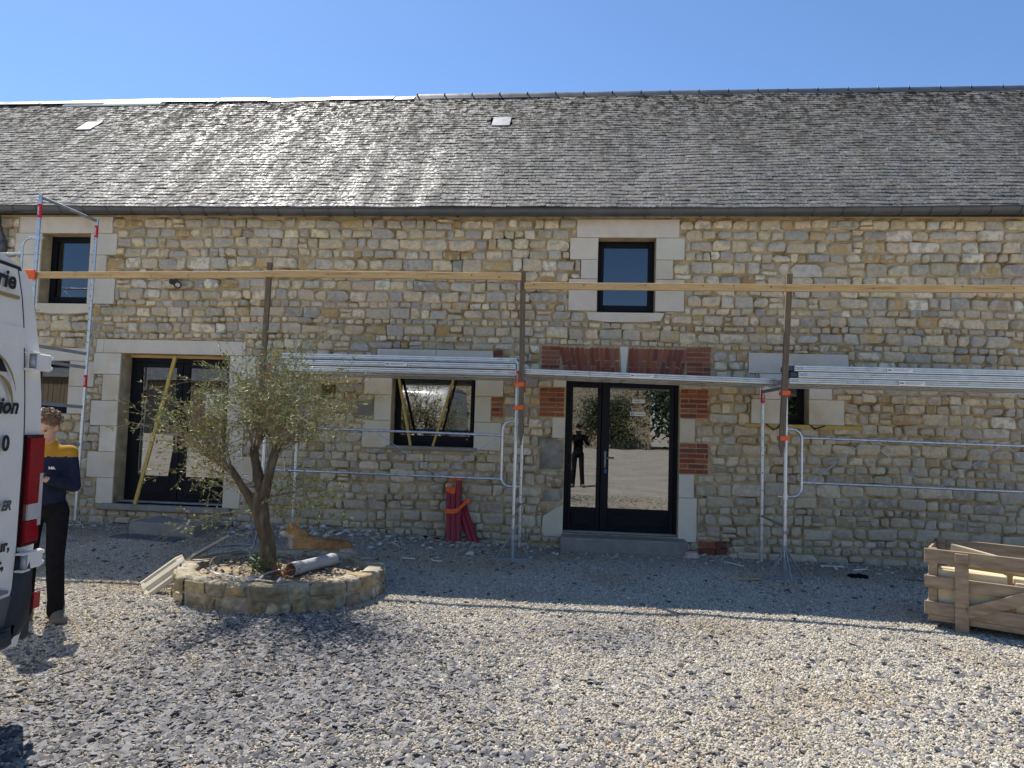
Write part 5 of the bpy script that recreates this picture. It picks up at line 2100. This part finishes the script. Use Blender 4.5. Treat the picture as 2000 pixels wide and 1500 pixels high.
EDGE = lambda z: -(van_half(z) - PILL(z))
for s, size, z, gap, mt, sh_, bo, off in (("rie", .132, 2.375, .080, "ink", .15, .004, -.026), ("tion", .120, 1.705, .088, "ink", .25, .004, -.026), ("0", .115, 1.505, .16, "ink", 0, .004, -.026),
                                          ("ER", .068, 1.185, .11, "chrome", .3, .004, -.028), ("ur,", .085, .965, .10, "ink", 0, .003, -.028), ("t,", .085, .87, .135, "ink", 0, .003, -.028)):
    put_text(s, size, door_frame_(EDGE(z) + gap, z, off - .006), "lettering", mt, rdoor, sh_, bo, "r")
k = MB()
ed = EDGE(2.29)
k.add([(rear_x(.8) - .046, ed + .05, 2.325), (rear_x(.8) - .046, ed + .05, 2.345), (rear_x(.5) - .046, ed + .45, 2.345), (rear_x(.5) - .046, ed + .45, 2.325)], [(0, 1, 2, 3)])
k.build("gold_line", "gold", rdoor)
for cy, cz, r0, r1, a0, a1 in ((.34, 1.70, .22, .26, 10, 70), (.40, 1.72, .315, .335, 20, 75)):
    k = MB()
    vs = []
    nn = 14
    for i in range(nn + 1):
        a = radians(a0 + (a1 - a0) * i / nn)
        th_ = (r1 - r0) * sin(pi * i / nn) * .5 + .004
        for rr_ in (r0 - th_ * .2, r0 + th_):
            y = EDGE(1.8) + .02 + cy - rr_ * 1.0 * cos(a) - .0
            vs.append((rear_x(abs(y)) - .047, y, cz + rr_ * sin(a)))
    k.add(vs, [(2 * i, 2 * i + 1, 2 * i + 3, 2 * i + 2) for i in range(nn)])
    k.build("gold_swoosh", "gold", rdoor)
k = MB()
ed = EDGE(1.95)
k.add([(rear_x(.8) - .046, ed + .16, 1.925), (rear_x(.8) - .046, ed + .28, 1.925), (rear_x(.8) - .046, ed + .24, 2.03)], [(0, 1, 2)])
k.build("lettering", "ink", rdoor)
k = MB()
ed = EDGE(.74)
k.prism([(0, 0), (.14, .0), (.14, .05), (.09, .055), (.06, .03), (0, .018)], 0, .002)
k.v = [(rear_x(.8) - .048 + v[1], ed + .06 + v[0], .725 + v[2]) for v in k.v]
k.build("drawing", "print_grey", rdoor)

# ------------------------------------------------------------------ people
def hand(prims, wrist, dirv, palm_n, side, curl=.9, scale=1.0, thumb=1):
    """palm and five bent fingers; dirv points along the hand, palm_n out of the palm"""
    d = Vector(dirv).normalized()
    n_ = Vector(palm_n)
    n_ = (n_ - d * n_.dot(d)).normalized()
    s_ = d.cross(n_) * side
    w = Vector(wrist)
    k = scale
    pc = w + d * .045 * k
    prims.append(("c", w, w + d * .03 * k, .024 * k, .028 * k))
    for f in range(4):
        o = (f - 1.5) * .0195 * k
        prims.append(("c", w + d * .015 * k + s_ * o * .6, w + d * .082 * k + s_ * o, .014 * k, .0115 * k))
        L_ = (.040, .046, .043, .034)[f] * k
        p, a = w + d * .084 * k + s_ * o, .25
        for seg in range(3):
            a += curl * (.55, .75, .55)[seg]
            q = p + (d * cos(a) + n_ * sin(a)) * L_ * (1, .68, .52)[seg]
            prims.append(("c", p, q, .0092 * k * (1 - .1 * seg), .0085 * k * (1 - .1 * seg)))
            p = q
    p = w + d * .022 * k - s_ * .026 * k * thumb
    for seg, (a, b2) in enumerate(((.7, .35), (.95, .75))):
        q = p + (d * a - s_ * thumb * .55 * (1 - seg * .7) + n_ * b2).normalized() * (.042 - .010 * seg) * k
        prims.append(("c", p, q, .012 * k, .0095 * k))
        p = q


def person(name, loc, rotz, label, H, J, shirt, yoke, trousers, shoe, hair_style, hands):
    """J: joints in metres for a 1.75 m figure facing -y"""
    k = H / 1.75
    root = empty(name, loc, label, "person", rot=(0, 0, rotz))
    V = lambda p: Vector(p) * k
    hd = V(J["head"])
    face = Vector(J["look"]).normalized()
    side_ = face.cross(Vector((0, 0, 1))).normalized()
    upv = side_.cross(face)
    rot = Matrix((side_, -face, upv)).transposed()
    at = lambda x, f, z: hd + (side_ * x + face * f + upv * z) * k
    pr = [("e", at(0, -.012, .035), (.074 * k, .094 * k, .098 * k), rot), ("e", at(0, .022, -.035), (.058 * k, .068 * k, .080 * k), rot), ("c", at(0, .055, -.09), at(0, .045, -.085), .024 * k, .026 * k),
          ("c", at(0, .085, .012), at(0, .103, -.022), .009 * k, .014 * k), ("c", at(-.03, .075, .03), at(.03, .075, .03), .012 * k, .012 * k),
          ("c", at(-.02, .082, -.052), at(.02, .082, -.052), .010 * k, .010 * k)]
    for s_ in (-1, 1):
        pr.append(("e", at(.074 * s_, -.008, .0), (.010 * k, .020 * k, .032 * k), rot))
    pr.append(("c", V(J["neck"]), hd + Vector((0, .015, -.05)) * k, .054 * k, .050 * k))
    arm, leg = [], []
    for s_, n_ in ((-1, "l"), (1, "r")):
        sh_, el, wr = V(J["sh_" + n_]), V(J["el_" + n_]), V(J["wr_" + n_])
        arm.append((sh_, el, wr))
        hp, kn, an, to = V(J["hip_" + n_]), V(J["kn_" + n_]), V(J["an_" + n_]), V(J["toe_" + n_])
        leg.append((hp, kn, an, to))
        pr += [("c", sh_, el, .040 * k, .034 * k), ("c", el, wr, .034 * k, .024 * k), ("c", hp, kn, .075 * k, .052 * k), ("c", kn, an, .050 * k, .036 * k), ("c", an, to, .028 * k, .02 * k)]
    pr += [("c", V(J["pelvis"]), V(J["chest"]), .085 * k, .085 * k), ("c", V(J["chest"]), V(J["neck"]), .085 * k, .052 * k), ("c", arm[0][0], arm[1][0], .045 * k, .045 * k)]
    for (w_, dv, pn, sd, cu, th_), _ in zip(hands, arm):
        hand(pr, V(w_), dv, pn, sd, cu, k * .98, th_)
    body = blob("body", pr, "skin", root, .0085, 4)
    ey = MB()
    for s_ in (-1, 1):
        c = at(.031 * s_, .078, .010)
        ey.box(c, (.016 * k, .010 * k, .007 * k), rot)
    ey.build("eyes", "ink", body)
    # clothes: one surface each, a little wider than the body
    pr = [("e", V(J["chest"]) + Vector((0, .0, .02)) * k, (.150 * k, .120 * k, .21 * k)), ("e", V(J["pelvis"]) + Vector((0, 0, .13)) * k, (.142 * k, .118 * k, .19 * k)), ("e", V(J["pelvis"]) + Vector((0, 0, .03)) * k, (.150 * k, .120 * k, .09 * k)),
          ("c", V(J["chest"]) + Vector((0, .01, .13)) * k, V(J["neck"]) + Vector((0, .0, .015)) * k, .11 * k, .068 * k)]
    for a_, e_, w_ in arm:
        pr += [("c", a_ - Vector((0, 0, .02)) * k, e_, .062 * k, .054 * k), ("c", e_, w_, .054 * k, .041 * k), ("c", V(J["chest"]) + Vector((0, .01, .13)) * k, a_, .08 * k, .066 * k)]
    zy = J["chest"][2] * k + .125 * k
    blob("sweater", pr, shirt, root, .012, 5, mats=[shirt, yoke], matfn=lambda c: 1 if (c.z > zy and abs(c.x) < 1) else 0)
    pr = [("e", V(J["pelvis"]), (.165 * k, .125 * k, .12 * k))]
    for h_, n_, a_, t_ in leg:
        pr += [("c", h_, n_, .085 * k, .068 * k), ("c", n_, a_ + Vector((0, 0, .03)) * k, .069 * k, .062 * k), ("c", a_ + Vector((0, -.01, .04)) * k, a_ + Vector((0, -.02, -.02)) * k, .066 * k, .060 * k)]
    blob("trousers", pr, trousers, root, .012, 4)
    for h_, n_, a_, t_ in leg:
        pr = [("c", a_ + Vector((0, .01, .05)) * k, a_ + Vector((0, .015, -.05)) * k, .064 * k, .062 * k), ("c", a_ + Vector((0, .025, -.045)) * k, t_, .060 * k, .052 * k), ("e", t_, (.060 * k, .072 * k, .046 * k))]
        blob("boot", pr, shoe, root, .010, 3)
    rh = random.Random(5)
    pr = []
    if hair_style == "curly":
        pr.append(("e", at(0, -.025, .060), (.087 * k, .100 * k, .088 * k), rot))
        for _ in range(70):
            a, b2 = rh.uniform(0, 6.283), rh.uniform(-.1, 1.25)
            dv = Vector((cos(a) * cos(b2), sin(a) * cos(b2), sin(b2)))
            if dv.y > .55 and b2 < .55:
                continue
            c = at(dv.x * .085, dv.y * .098 - .012, dv.z * .100 + .045)
            t_ = Vector((rh.gauss(0, 1), rh.gauss(0, 1), rh.gauss(0, .8))).normalized() * .022 * k
            pr.append(("c", c - t_, c + t_, .016 * k, .010 * k))
        hr = blob("hair", pr, "hair", root, .008, 1)
        st = MB()
        for _ in range(420):
            a, b2 = rh.uniform(0, 6.283), rh.uniform(-.15, 1.4)
            dv = Vector((cos(a) * cos(b2), sin(a) * cos(b2), sin(b2)))
            if dv.y > .6 and b2 < .45:
                continue
            c = at(dv.x * .094, dv.y * .108 - .012, dv.z * .108 + .045)
            t_ = (side_ * rh.gauss(0, 1) + face * rh.gauss(.3, 1) + upv * rh.gauss(-.2, .8)).normalized() * rh.uniform(.018, .035) * k
            n_ = (side_ * dv.x + face * dv.y + upv * dv.z)
            st.tube([c - t_ * .6, c + n_ * .010 * k, c + t_ - n_ * .004 * k], [.0028 * k, .003 * k, .001 * k], 4)
        st.build("strands", "hair", hr)
    else:
        pr.append(("e", at(0, -.015, .062), (.083 * k, .103 * k, .075 * k), rot))
        pr.append(("e", at(0, .085, .060), (.066 * k, .065 * k, .012 * k), rot))
        blob("cap", pr, "black_cloth", root, .010, 2)
    return root


JB = dict(pelvis=(0, .01, .93), chest=(0, .0, 1.23), neck=(0, -.015, 1.44), head=(0, -.075, 1.585), look=(-.25, -1, -.45), sh_l=(-.152, .0, 1.385), sh_r=(.152, .0, 1.385),
          el_l=(-.20, -.01, 1.11), el_r=(.20, -.01, 1.11), wr_l=(-.085, -.215, 1.175), wr_r=(.085, -.215, 1.175), hip_l=(-.09, .01, .90), hip_r=(.09, .01, .90), kn_l=(-.105, -.01, .50), kn_r=(.10, -.02, .50),
          an_l=(-.115, .03, .10), an_r=(.115, .02, .10), toe_l=(-.145, -.115, .042), toe_r=(.185, -.10, .042))
HB = [((-.085, -.215, 1.175), (.55, -.75, .20), (.35, .2, .9), 1, .75, 1), ((.085, -.215, 1.175), (-.55, -.75, .20), (-.35, .2, .9), -1, .75, 1)]
boy_at = (-4.355, -4.48, gz(-4.355, -4.48))
person("person", boy_at, radians(20), "curly haired youth in a navy and mustard sweater looking at a phone beside the van", 1.75, JB, "navy_cloth", "mustard", "black_cloth", "boot", "curly", HB)
ph = empty("phone", boy_at, "dark phone held in both hands by the youth beside the van", "phone", rot=(0, 0, radians(20)))
rotp = Matrix.Rotation(radians(35), 3, "X")
MB().box((0.0, -.275, 1.215), (.150, .075, .010), rotp, .003).build("phone_body", "black_plastic", ph)
put_text("Nik.", .030, ((.05, -.145, 1.255), (1, 0, 0), (0, 0, 1)), "chest_print", "white_print", bpy.data.objects["person"], 0, .001)
JP = dict(pelvis=(0, .02, .93), chest=(0, .0, 1.24), neck=(0, -.01, 1.46), head=(0, -.03, 1.62), look=(0, -1, 0), sh_l=(-.19, .0, 1.40), sh_r=(.19, .0, 1.40),
          el_l=(-.27, -.10, 1.20), el_r=(.27, -.10, 1.20), wr_l=(-.105, -.24, 1.46), wr_r=(.105, -.24, 1.46), hip_l=(-.09, .02, .90), hip_r=(.09, .02, .90), kn_l=(-.11, .0, .50), kn_r=(.11, .0, .50),
          an_l=(-.13, .03, .10), an_r=(.13, .03, .10), toe_l=(-.16, -.10, .042), toe_r=(.16, -.10, .042))
HP = [((-.105, -.24, 1.46), (.25, -.25, .85), (.8, .3, 0), 1, .6, 1), ((.105, -.24, 1.46), (-.25, -.25, .85), (-.8, .3, 0), -1, .6, 1)]
person("person", (0.0, -10.42, gz(0, -10.42)), radians(180), "photographer in black with a dark cap holding up a phone, reflected in the door glass", 1.80, JP, "black_cloth", "black_cloth", "black_cloth", "boot", "cap", HP)
T(MB().bb(-.085, .085, -10.075, -10.065, 1.545, 1.625, .003).build("phone", "black_plastic"), "phone held up by the photographer in front of the face", "phone")

# ------------------------------------------------------------------ dog lying behind the planter
DZ = gz(-3.3, -1.62)
dog = empty("dog", (-3.19, -1.62, DZ), "small ginger and white fluffy dog lying behind the planter, head turned left", "dog", rot=(0, 0, radians(6)))
GIN, WHT, RED = (.60, .33, .13), (.78, .69, .55), (.44, .21, .08)


def dog_col(c):
    g = lerp(GIN, RED, sstep(-.02, .28, c.x) * .75)
    w = 0
    if c.x < -.15 and c.z < .325:
        w = sstep(-.14, -.20, c.x) * sstep(.335, .29, c.z)
    if c.x < -.24:
        w = max(w, sstep(.36, .32, c.z))
    if c.z < .06 and c.x < -.05:
        w = 1
    if c.x > .40 and c.z < .17:
        w = max(w, .7)
    k = 1 + .25 * noise.noise((c.x * 14, c.y * 14, c.z * 14))
    return tuple(v * k for v in lerp(g, WHT, min(1, w)))


DP = [("c", (-.10, 0, .17), (.40, 0, .135), .125, .120), ("e", (-.13, 0, .22), (.125, .125, .155)), ("e", (.36, 0, .13), (.15, .15, .125)), ("c", (-.14, 0, .28), (-.20, -.01, .335), .098, .085),
      ("e", (-.215, -.015, .355), (.082, .080, .074)), ("c", (-.25, -.02, .335), (-.335, -.028, .315), .046, .027), ("c", (-.245, -.02, .315), (-.31, -.026, .297), .038, .022),
      ("c", (-.205, -.075, .40), (-.222, -.092, .467), .034, .008), ("c", (-.175, .055, .405), (-.165, .070, .470), .034, .008), ("c", (-.16, -.085, .08), (-.36, -.10, .035), .045, .034), ("c", (-.16, .085, .08), (-.36, .08, .035), .045, .034),
      ("c", (.30, -.13, .08), (.14, -.17, .035), .075, .036), ("c", (.30, .13, .08), (.14, .17, .035), .075, .036), ("c", (.47, 0, .10), (.58, -.06, .05), .055, .045), ("c", (.58, -.06, .05), (.62, -.18, .05), .05, .03)]
db = blob("body", DP, "fur", dog, .009, 4, colfn=dog_col)
rf = random.Random(8)
fm = MB()
polys = list(db.data.polygons)
for _ in range(5200):
    p = polys[rf.randrange(len(polys))]
    c, n_ = p.center, p.normal
    if c.x < -.27:
        L_ = .008
    elif c.z > .33:
        L_ = .016
    else:
        L_ = rf.uniform(.022, .042)
    back = Vector((1, 0, -.35))
    t_ = (back - n_ * back.dot(n_))
    t_ = (t_.normalized() if t_.length > .1 else Vector((1, 0, 0))) + Vector((rf.gauss(0, .25), rf.gauss(0, .25), rf.gauss(0, .25)))
    e = c + n_ * L_ * .55 + t_ * L_
    s_ = n_.cross(t_).normalized() * .0042
    q = tuple(v * rf.uniform(.75, 1.25) for v in dog_col(c))
    fm.add([c - s_, c + s_, e], [(0, 1, 2)], q)
T(fm.build("fur", "fur", db, color=True), kind="stuff")
MB().box((-.362, -.03, .322), (.018, .024, .018), None, .006).build("nose", "ink", db)
for y in (-.082, .045):
    MB().box((-.275 + (.008 if y > 0 else 0), y * .70 - .018, .372), (.014, .012, .013), None, .004).build("eye", "ink", db)

# ------------------------------------------------------------------ crate of stone slabs at the right edge
CR = radians(-31)
cx_ = Vector((3.17, -3.10, 0))
crate = empty("wooden_crate", cx_, "open slatted wooden crate holding pale stone slabs at the right edge", "crate", rot=(0, 0, CR))


def cboard(nm, x0, x1, y0, y1, z0, z1, b=.004):
    return MB().bb(x0, x1, y0, y1, z0, z1, b).build(nm, "wood_crate", crate)


CL, CW = 1.55, .80
for i, (z0, z1) in enumerate(((.59, .715), (.365, .475), (.13, .245))):
    cboard("slat", 0, CL, 0, .024, z0, z1)
    cboard("slat", 0, CL, CW - .024, CW, z0 + .01, z1 + .01)
    cboard("slat", .004, .028, .026, CW - .026, z0 + .004, z1 - .02)
cboard("slat", .03, CL, .03, CW - .03, .13, .15)
cboard("corner_post", .03, .10, .026, .07, .13, .72)
cboard("corner_post", .03, .10, CW - .07, CW - .026, .10, .74)
cboard("corner_post", .24, .345, -.026, -.002, .0, .70)
cboard("corner_post", 1.25, 1.35, -.026, -.002, .0, .70)
cboard("corner_post", -.024, .0, CW - .16, CW - .06, .14, .74)
cboard("runner", .03, CL, .012, .09, .075, .128)
cboard("runner", .03, CL, CW - .09, CW - .012, .075, .128)
for x in (.24, 1.25):
    cboard("foot_block", x, x + .1, .0, CW, .0, .074)
MB().bar((.33, -.016, .19), (1.27, -.016, .62), .020, .10, .003, upv=(0, 0, 1)).build("brace", "wood_crate", crate)
sg = "stone slabs packed in the crate"


def slab(label, c, d, rz=0, rx=0, ry=0):
    rot = Matrix.Rotation(rz, 3, "Z") @ Matrix.Rotation(ry, 3, "Y") @ Matrix.Rotation(rx, 3, "X")
    o = MB().box((0, 0, 0), d, None, .006).build("stone_slab", "slab_stone")
    o.matrix_world = Matrix.Translation(cx_) @ Matrix.Rotation(CR, 4, "Z") @ (Matrix.Translation(c) @ rot.to_4x4())
    T(o, label, "stone slab", sg)


slab("thick pale slab standing behind the front slats at the crate's left end", (.36, .10, .345), (.52, .10, .38))
slab("pale slab standing behind the diagonal brace of the crate", (.93, .10, .325), (.50, .10, .34))
slab("pale slab standing at the far right end of the crate", (1.36, .10, .325), (.30, .10, .34))
slab("flat pale slab lying on the leftmost standing slab", (.35, .14, .515), (.50, .13, .055), ry=radians(2))
slab("flat pale slab lying on the slab behind the brace", (.90, .14, .50), (.48, .13, .05), ry=radians(1))
slab("long pale slab tipped on edge and sloping down inside the crate", (.62, .30, .60), (.90, .05, .12), ry=radians(11))
slab("wide pale slab leaning at the back of the crate", (.75, .48, .36), (1.2, .10, .40), rx=radians(8))

# ------------------------------------------------------------------ small things along the wall
rd = empty("tube_bundle", (-1.55, -.25, .08), "dark red tubes with orange straps leaning against the wall foot", "tube bundle")
for i, (p, q) in enumerate((((-1.72, -.34, .085), (-1.79, -.10, .80)), ((-1.655, -.36, .06), (-1.72, -.12, .78)), ((-1.60, -.33, .07), (-1.655, -.08, .96)), ((-1.40, -.30, .06), (-1.66, -.10, .62)), ((-1.335, -.28, .06), (-1.60, -.06, .62)))):
    auto_smooth(MB().tube([p, q], .042, 16).build("tube", "red_tube", rd))
bd = Vector
for nm, p, q, r in (("orange_cap", (-1.778, -.105, .75), (-1.79, -.095, .835), .052), ("orange_cap", (-1.725, -.125, .745), (-1.735, -.115, .83), .052), ("orange_cap", (-1.653, -.085, .925), (-1.656, -.078, .985), .05)):
    auto_smooth(MB().tube([p, q], r, 16).build(nm, "orange_strap", rd))
MB().tube([(-1.70, -.10, .955), (-1.75, -.11, .95), (-1.78, -.12, .915)], [.022, .028, .018], 8).build("strap_end", "orange_strap", rd)
st = MB()
pts = [(-1.80, -.255, .52), (-1.70, -.285, .515), (-1.63, -.27, .535), (-1.57, -.205, .60), (-1.50, -.17, .665), (-1.475, -.16, .64), (-1.47, -.16, .56)]
vs = []
for x, y, z in pts:
    vs += [(x, y - .012, z - .032), (x, y - .012, z + .032), (x, y + .012, z + .032), (x, y + .012, z - .032)]
st.add(vs, [(4 * i + k, 4 * i + (k + 1) % 4, 4 * i + 4 + (k + 1) % 4, 4 * i + 4 + k) for i in range(len(pts) - 1) for k in range(4)] + [(0, 1, 2, 3), tuple(len(vs) - 4 + k for k in range(4))])
fix_normals(st.build("strap", "orange_strap", rd))

T(MB().box((-5.55, -.50, .17), (1.02, .58, .17), Matrix.Rotation(radians(-8), 3, "Z"), .012).build("concrete_step", "concrete"), "loose grey concrete step block below the left glazed door", "step")
T(MB().box((-5.65, -.93, .075), (.98, .34, .05), Matrix.Rotation(radians(-6), 3, "Z"), .01).build("stone_slab", "van_grey"), "dark flat slab lying on the gravel before the concrete step", "slab")
bw = empty("dog_bowl", (1.52, -.36, gz(1.52, -.36)), "pinkish plastic dog bowl turned upside down beside the door step", "bowl")
auto_smooth(MB().lathe((1.52, -.36, gz(1.52, -.36)), [(.105, 0), (.105, .012), (.092, .025), (.082, .060), (.076, .072), (.060, .075), (.055, .068), (.001, .066)], 24).build("bowl_body", "bowl", bw))
gl = empty("work_glove", (-1.98, -.16, .09), "dark work glove dropped on the rubble left of the red tubes", "glove")
GV = [("e", (-2.0, -.16, .11), (.06, .045, .025))] + [("c", (-1.97, -.17 + .018 * i, .115), (-1.89, -.20 + .035 * i, .10 + .01 * (i % 2)), .013, .010) for i in range(4)] + [("c", (-2.0, -.19, .12), (-1.95, -.235, .105), .013, .010), ("c", (-2.05, -.15, .11), (-2.10, -.14, .115), .034, .038)]
gp = [(p[0], Vector(p[1]) - gl.location, *( (Vector(p[2]) - gl.location,) + tuple(p[3:]) if p[0] == "c" else tuple(p[2:]))) for p in GV]
blob("glove_body", gp, "black_cloth", gl, .008, 2)
rag = [("e", (x, y, .02), (.07 * s, .05 * s, .03)) for x, y, s in ((-.05, 0, 1), (.03, .02, .9), (.08, -.03, .6), (-.01, -.04, .7))]
rg_ = empty("rag", (3.38, -.98, gz(3.38, -.98)), "crumpled black rag on the ground between scaffold and crate", "rag")
blob("rag_cloth", rag, "black_cloth", rg_, .012, 1)
for i, (p, q, w, m_, lb) in enumerate((((1.80, -1.52, .02), (2.16, -1.40, .025), .05, "wood_new", "pale board offcut under the right tripod foot"), ((3.14, -.40, .05), (3.42, -.44, .055), .03, "white_print", "white batten scrap by the wall near the crate"),
                                         ((3.27, -.62, .03), (3.30, -.40, .045), .03, "white_print", "short white scrap lying across towards the wall"), ((3.47, -.60, .03), (3.66, -.52, .035), .03, "paper", "small pale scrap nearest the black rag"),
                                         ((3.85, -1.0, .04), (4.12, -1.12, .02), .02, "wood_old", "dark stick lying left of the crate"), ((-2.12, -1.35, .07), (-1.95, -1.38, .07), .03, "paper", "pale wood scrap on the gravel behind the planter"),
                                         ((-1.72, -1.42, .06), (-1.60, -1.44, .06), .025, "paper", "tiny pale wood scrap right of the planter"), ((1.90, -.55, .03), (2.1, -.75, .03), .015, "paper", "thin pale lath near the narrow window's scaffold"),
                                         ((-4.55, -1.25, .09), (-4.05, -.95, .10), .09, "galv_dull", "grey metal offcut on the rubble left of the dog"))):
    p = (p[0], p[1], gz(p[0], p[1]) + .018)
    q = (q[0], q[1], gz(q[0], q[1]) + .022)
    T(MB().bar(p, q, w, .014, .003).build("wood_scrap" if "metal" not in lb else "metal_scrap", m_), lb, "scrap")

# ------------------------------------------------------------------ far side of the yard (seen only in the panes)
fb = empty("stone_house", (-12, -52, 0), "old stone farm building across the yard, mirrored in the door panes", "building")
mb = MB()
mb.bb(-21, 6.2, -60, -52, -.2, 7.2)
wl = mb.build("wall", "mortar", fb)
rk = random.Random(77)
st = MB()
z = .0
while z < 7.1:
    h = rk.uniform(.16, .26)
    x = -24 + rk.random() * .2
    while x < 6.0:
        w = h * rk.uniform(1.1, 2.3)
        c = tuple(.5 * v for v in jit(rk.choices(SC, SW)[0], .15, rk))
        st.bb(x + .01, x + w - .01, -52.02, -51.965 + rk.uniform(-.01, .012), z + .01, z + h - .01, 0, col=c)
        x += w
    z += h
T(st.build("rubble_stones", "rubble", wl, color=True), kind="stuff")
mb = MB()
mb.add([(-21.3, -51.7, 7.1), (6.5, -51.7, 7.1), (6.5, -56, 10.4), (-21.3, -56, 10.4), (-21.3, -60.3, 7.1), (6.5, -60.3, 7.1)], [(0, 1, 2, 3), (3, 2, 5, 4)])
mb.build("roof", "zinc", fb)
mb = MB()
mb.add([(6.2, -60, 7.2), (6.2, -52, 7.2), (6.2, -56, 10.3)], [(0, 1, 2)])
mb.build("gable", "mortar", fb)


def leafy(name, label, cat, c, rad, n, pal, trunk_=None, seed=1, sz=.12):
    r = random.Random(seed)
    t = empty(name, (c[0], c[1], 0), label, cat)
    mb = MB()
    cl = [Vector((c[0] + r.uniform(-.7, .7) * rad[0], c[1] + r.uniform(-.7, .7) * rad[1], c[2] + r.uniform(-.8, .8) * rad[2])) for _ in range(26)]
    for _ in range(n):
        q = r.choice(cl)
        p = q + Vector((r.gauss(0, rad[0] * .22), r.gauss(0, rad[1] * .22), r.gauss(0, rad[2] * .20)))
        if p.z < .05:
            continue
        u = Vector((r.gauss(0, 1), r.gauss(0, 1), r.gauss(0, 1))).normalized() * sz * r.uniform(.6, 1.2)
        v = u.cross(Vector((r.gauss(0, 1), r.gauss(0, 1), r.gauss(0, 1)))).normalized() * sz * .4
        mb.add([p - u, p + v, p + u, p - v], [(0, 1, 2, 3)], jit(r.choice(pal), .25, r))
    T(mb.build("crown" if trunk_ else "foliage", "far_hedge", t, color=True), kind="stuff")
    tb = MB()
    if trunk_:
        tb.tube([(c[0], c[1], -.1), (c[0] + .1, c[1], c[2] * .5), (c[0], c[1], c[2])], [trunk_, trunk_ * .7, trunk_ * .3], 10)
    for _ in range(7):
        q = r.choice(cl)
        tb.tube([(c[0], c[1], c[2] * (.45 if trunk_ else .02)), tuple((Vector((c[0], c[1], c[2] * .5)) + q) / 2 + Vector((0, 0, .2))), tuple(q)], [.05, .035, .015], 6)
    tb.build("trunk" if trunk_ else "stem", "bark", t)


DK = [(.035, .055, .02), (.05, .07, .025), (.028, .045, .018), (.065, .08, .03)]
leafy("shrub", "broad green shrub standing before the stone building across the yard", "shrub", (2.3, -49.5, 2.3), (2.6, 1.3, 2.0), 5200, DK, None, 3, .14)
for i, (x, y, h, s_, lb) in enumerate(((8.6, -50, 5.2, 3.4, "dark tree right of the far stone building"), (15.5, -48, 6.0, 4.0, "tall dark tree behind the photographer's right"), (23, -46, 5.4, 4.2, "dark bushy tree at the yard's far corner"), (31, -42, 6.0, 4.4, "dark tree at the outer edge of the yard"))):
    leafy("tree", lb, "tree", (x, y, h * .75), (s_, s_, h * .55), 5200, DK, .22, 40 + i, .24)

leafy("hedge", "long dark hedge closing the yard to the right of the far stone building", "hedge", (21, -57, 2.6), (15, 1.2, 2.8), 9000, DK, None, 91, .34)
bn = empty("timber_barn", (-36, -52, 0), "long dark timber clad barn across the yard, mirrored in the left door", "building")
mb = MB()
mb.bb(-62, -21.6, -60, -50.2, -.2, 5.0)
mb.build("wall", "wood_old", bn)
for i in range(96):
    MB().bb(-61.8 + .42 * i, -61.42 + .42 * i, -50.2, -50.16 + R.uniform(-.01, .01), .3, 4.9).build("plank", "wood_old", bn)
mb = MB()
mb.add([(-62.4, -49.8, 4.9), (-21.5, -49.8, 4.9), (-21.5, -55, 9.2), (-62.4, -55, 9.2), (-62.4, -60.4, 4.9), (-21.5, -60.4, 4.9)], [(0, 1, 2, 3), (3, 2, 5, 4)])
mb.build("roof", "zinc", bn)
MB().bb(-40, -35, -50.15, -50.1, -.1, 4.2).build("barn_door", "dark_room", bn)
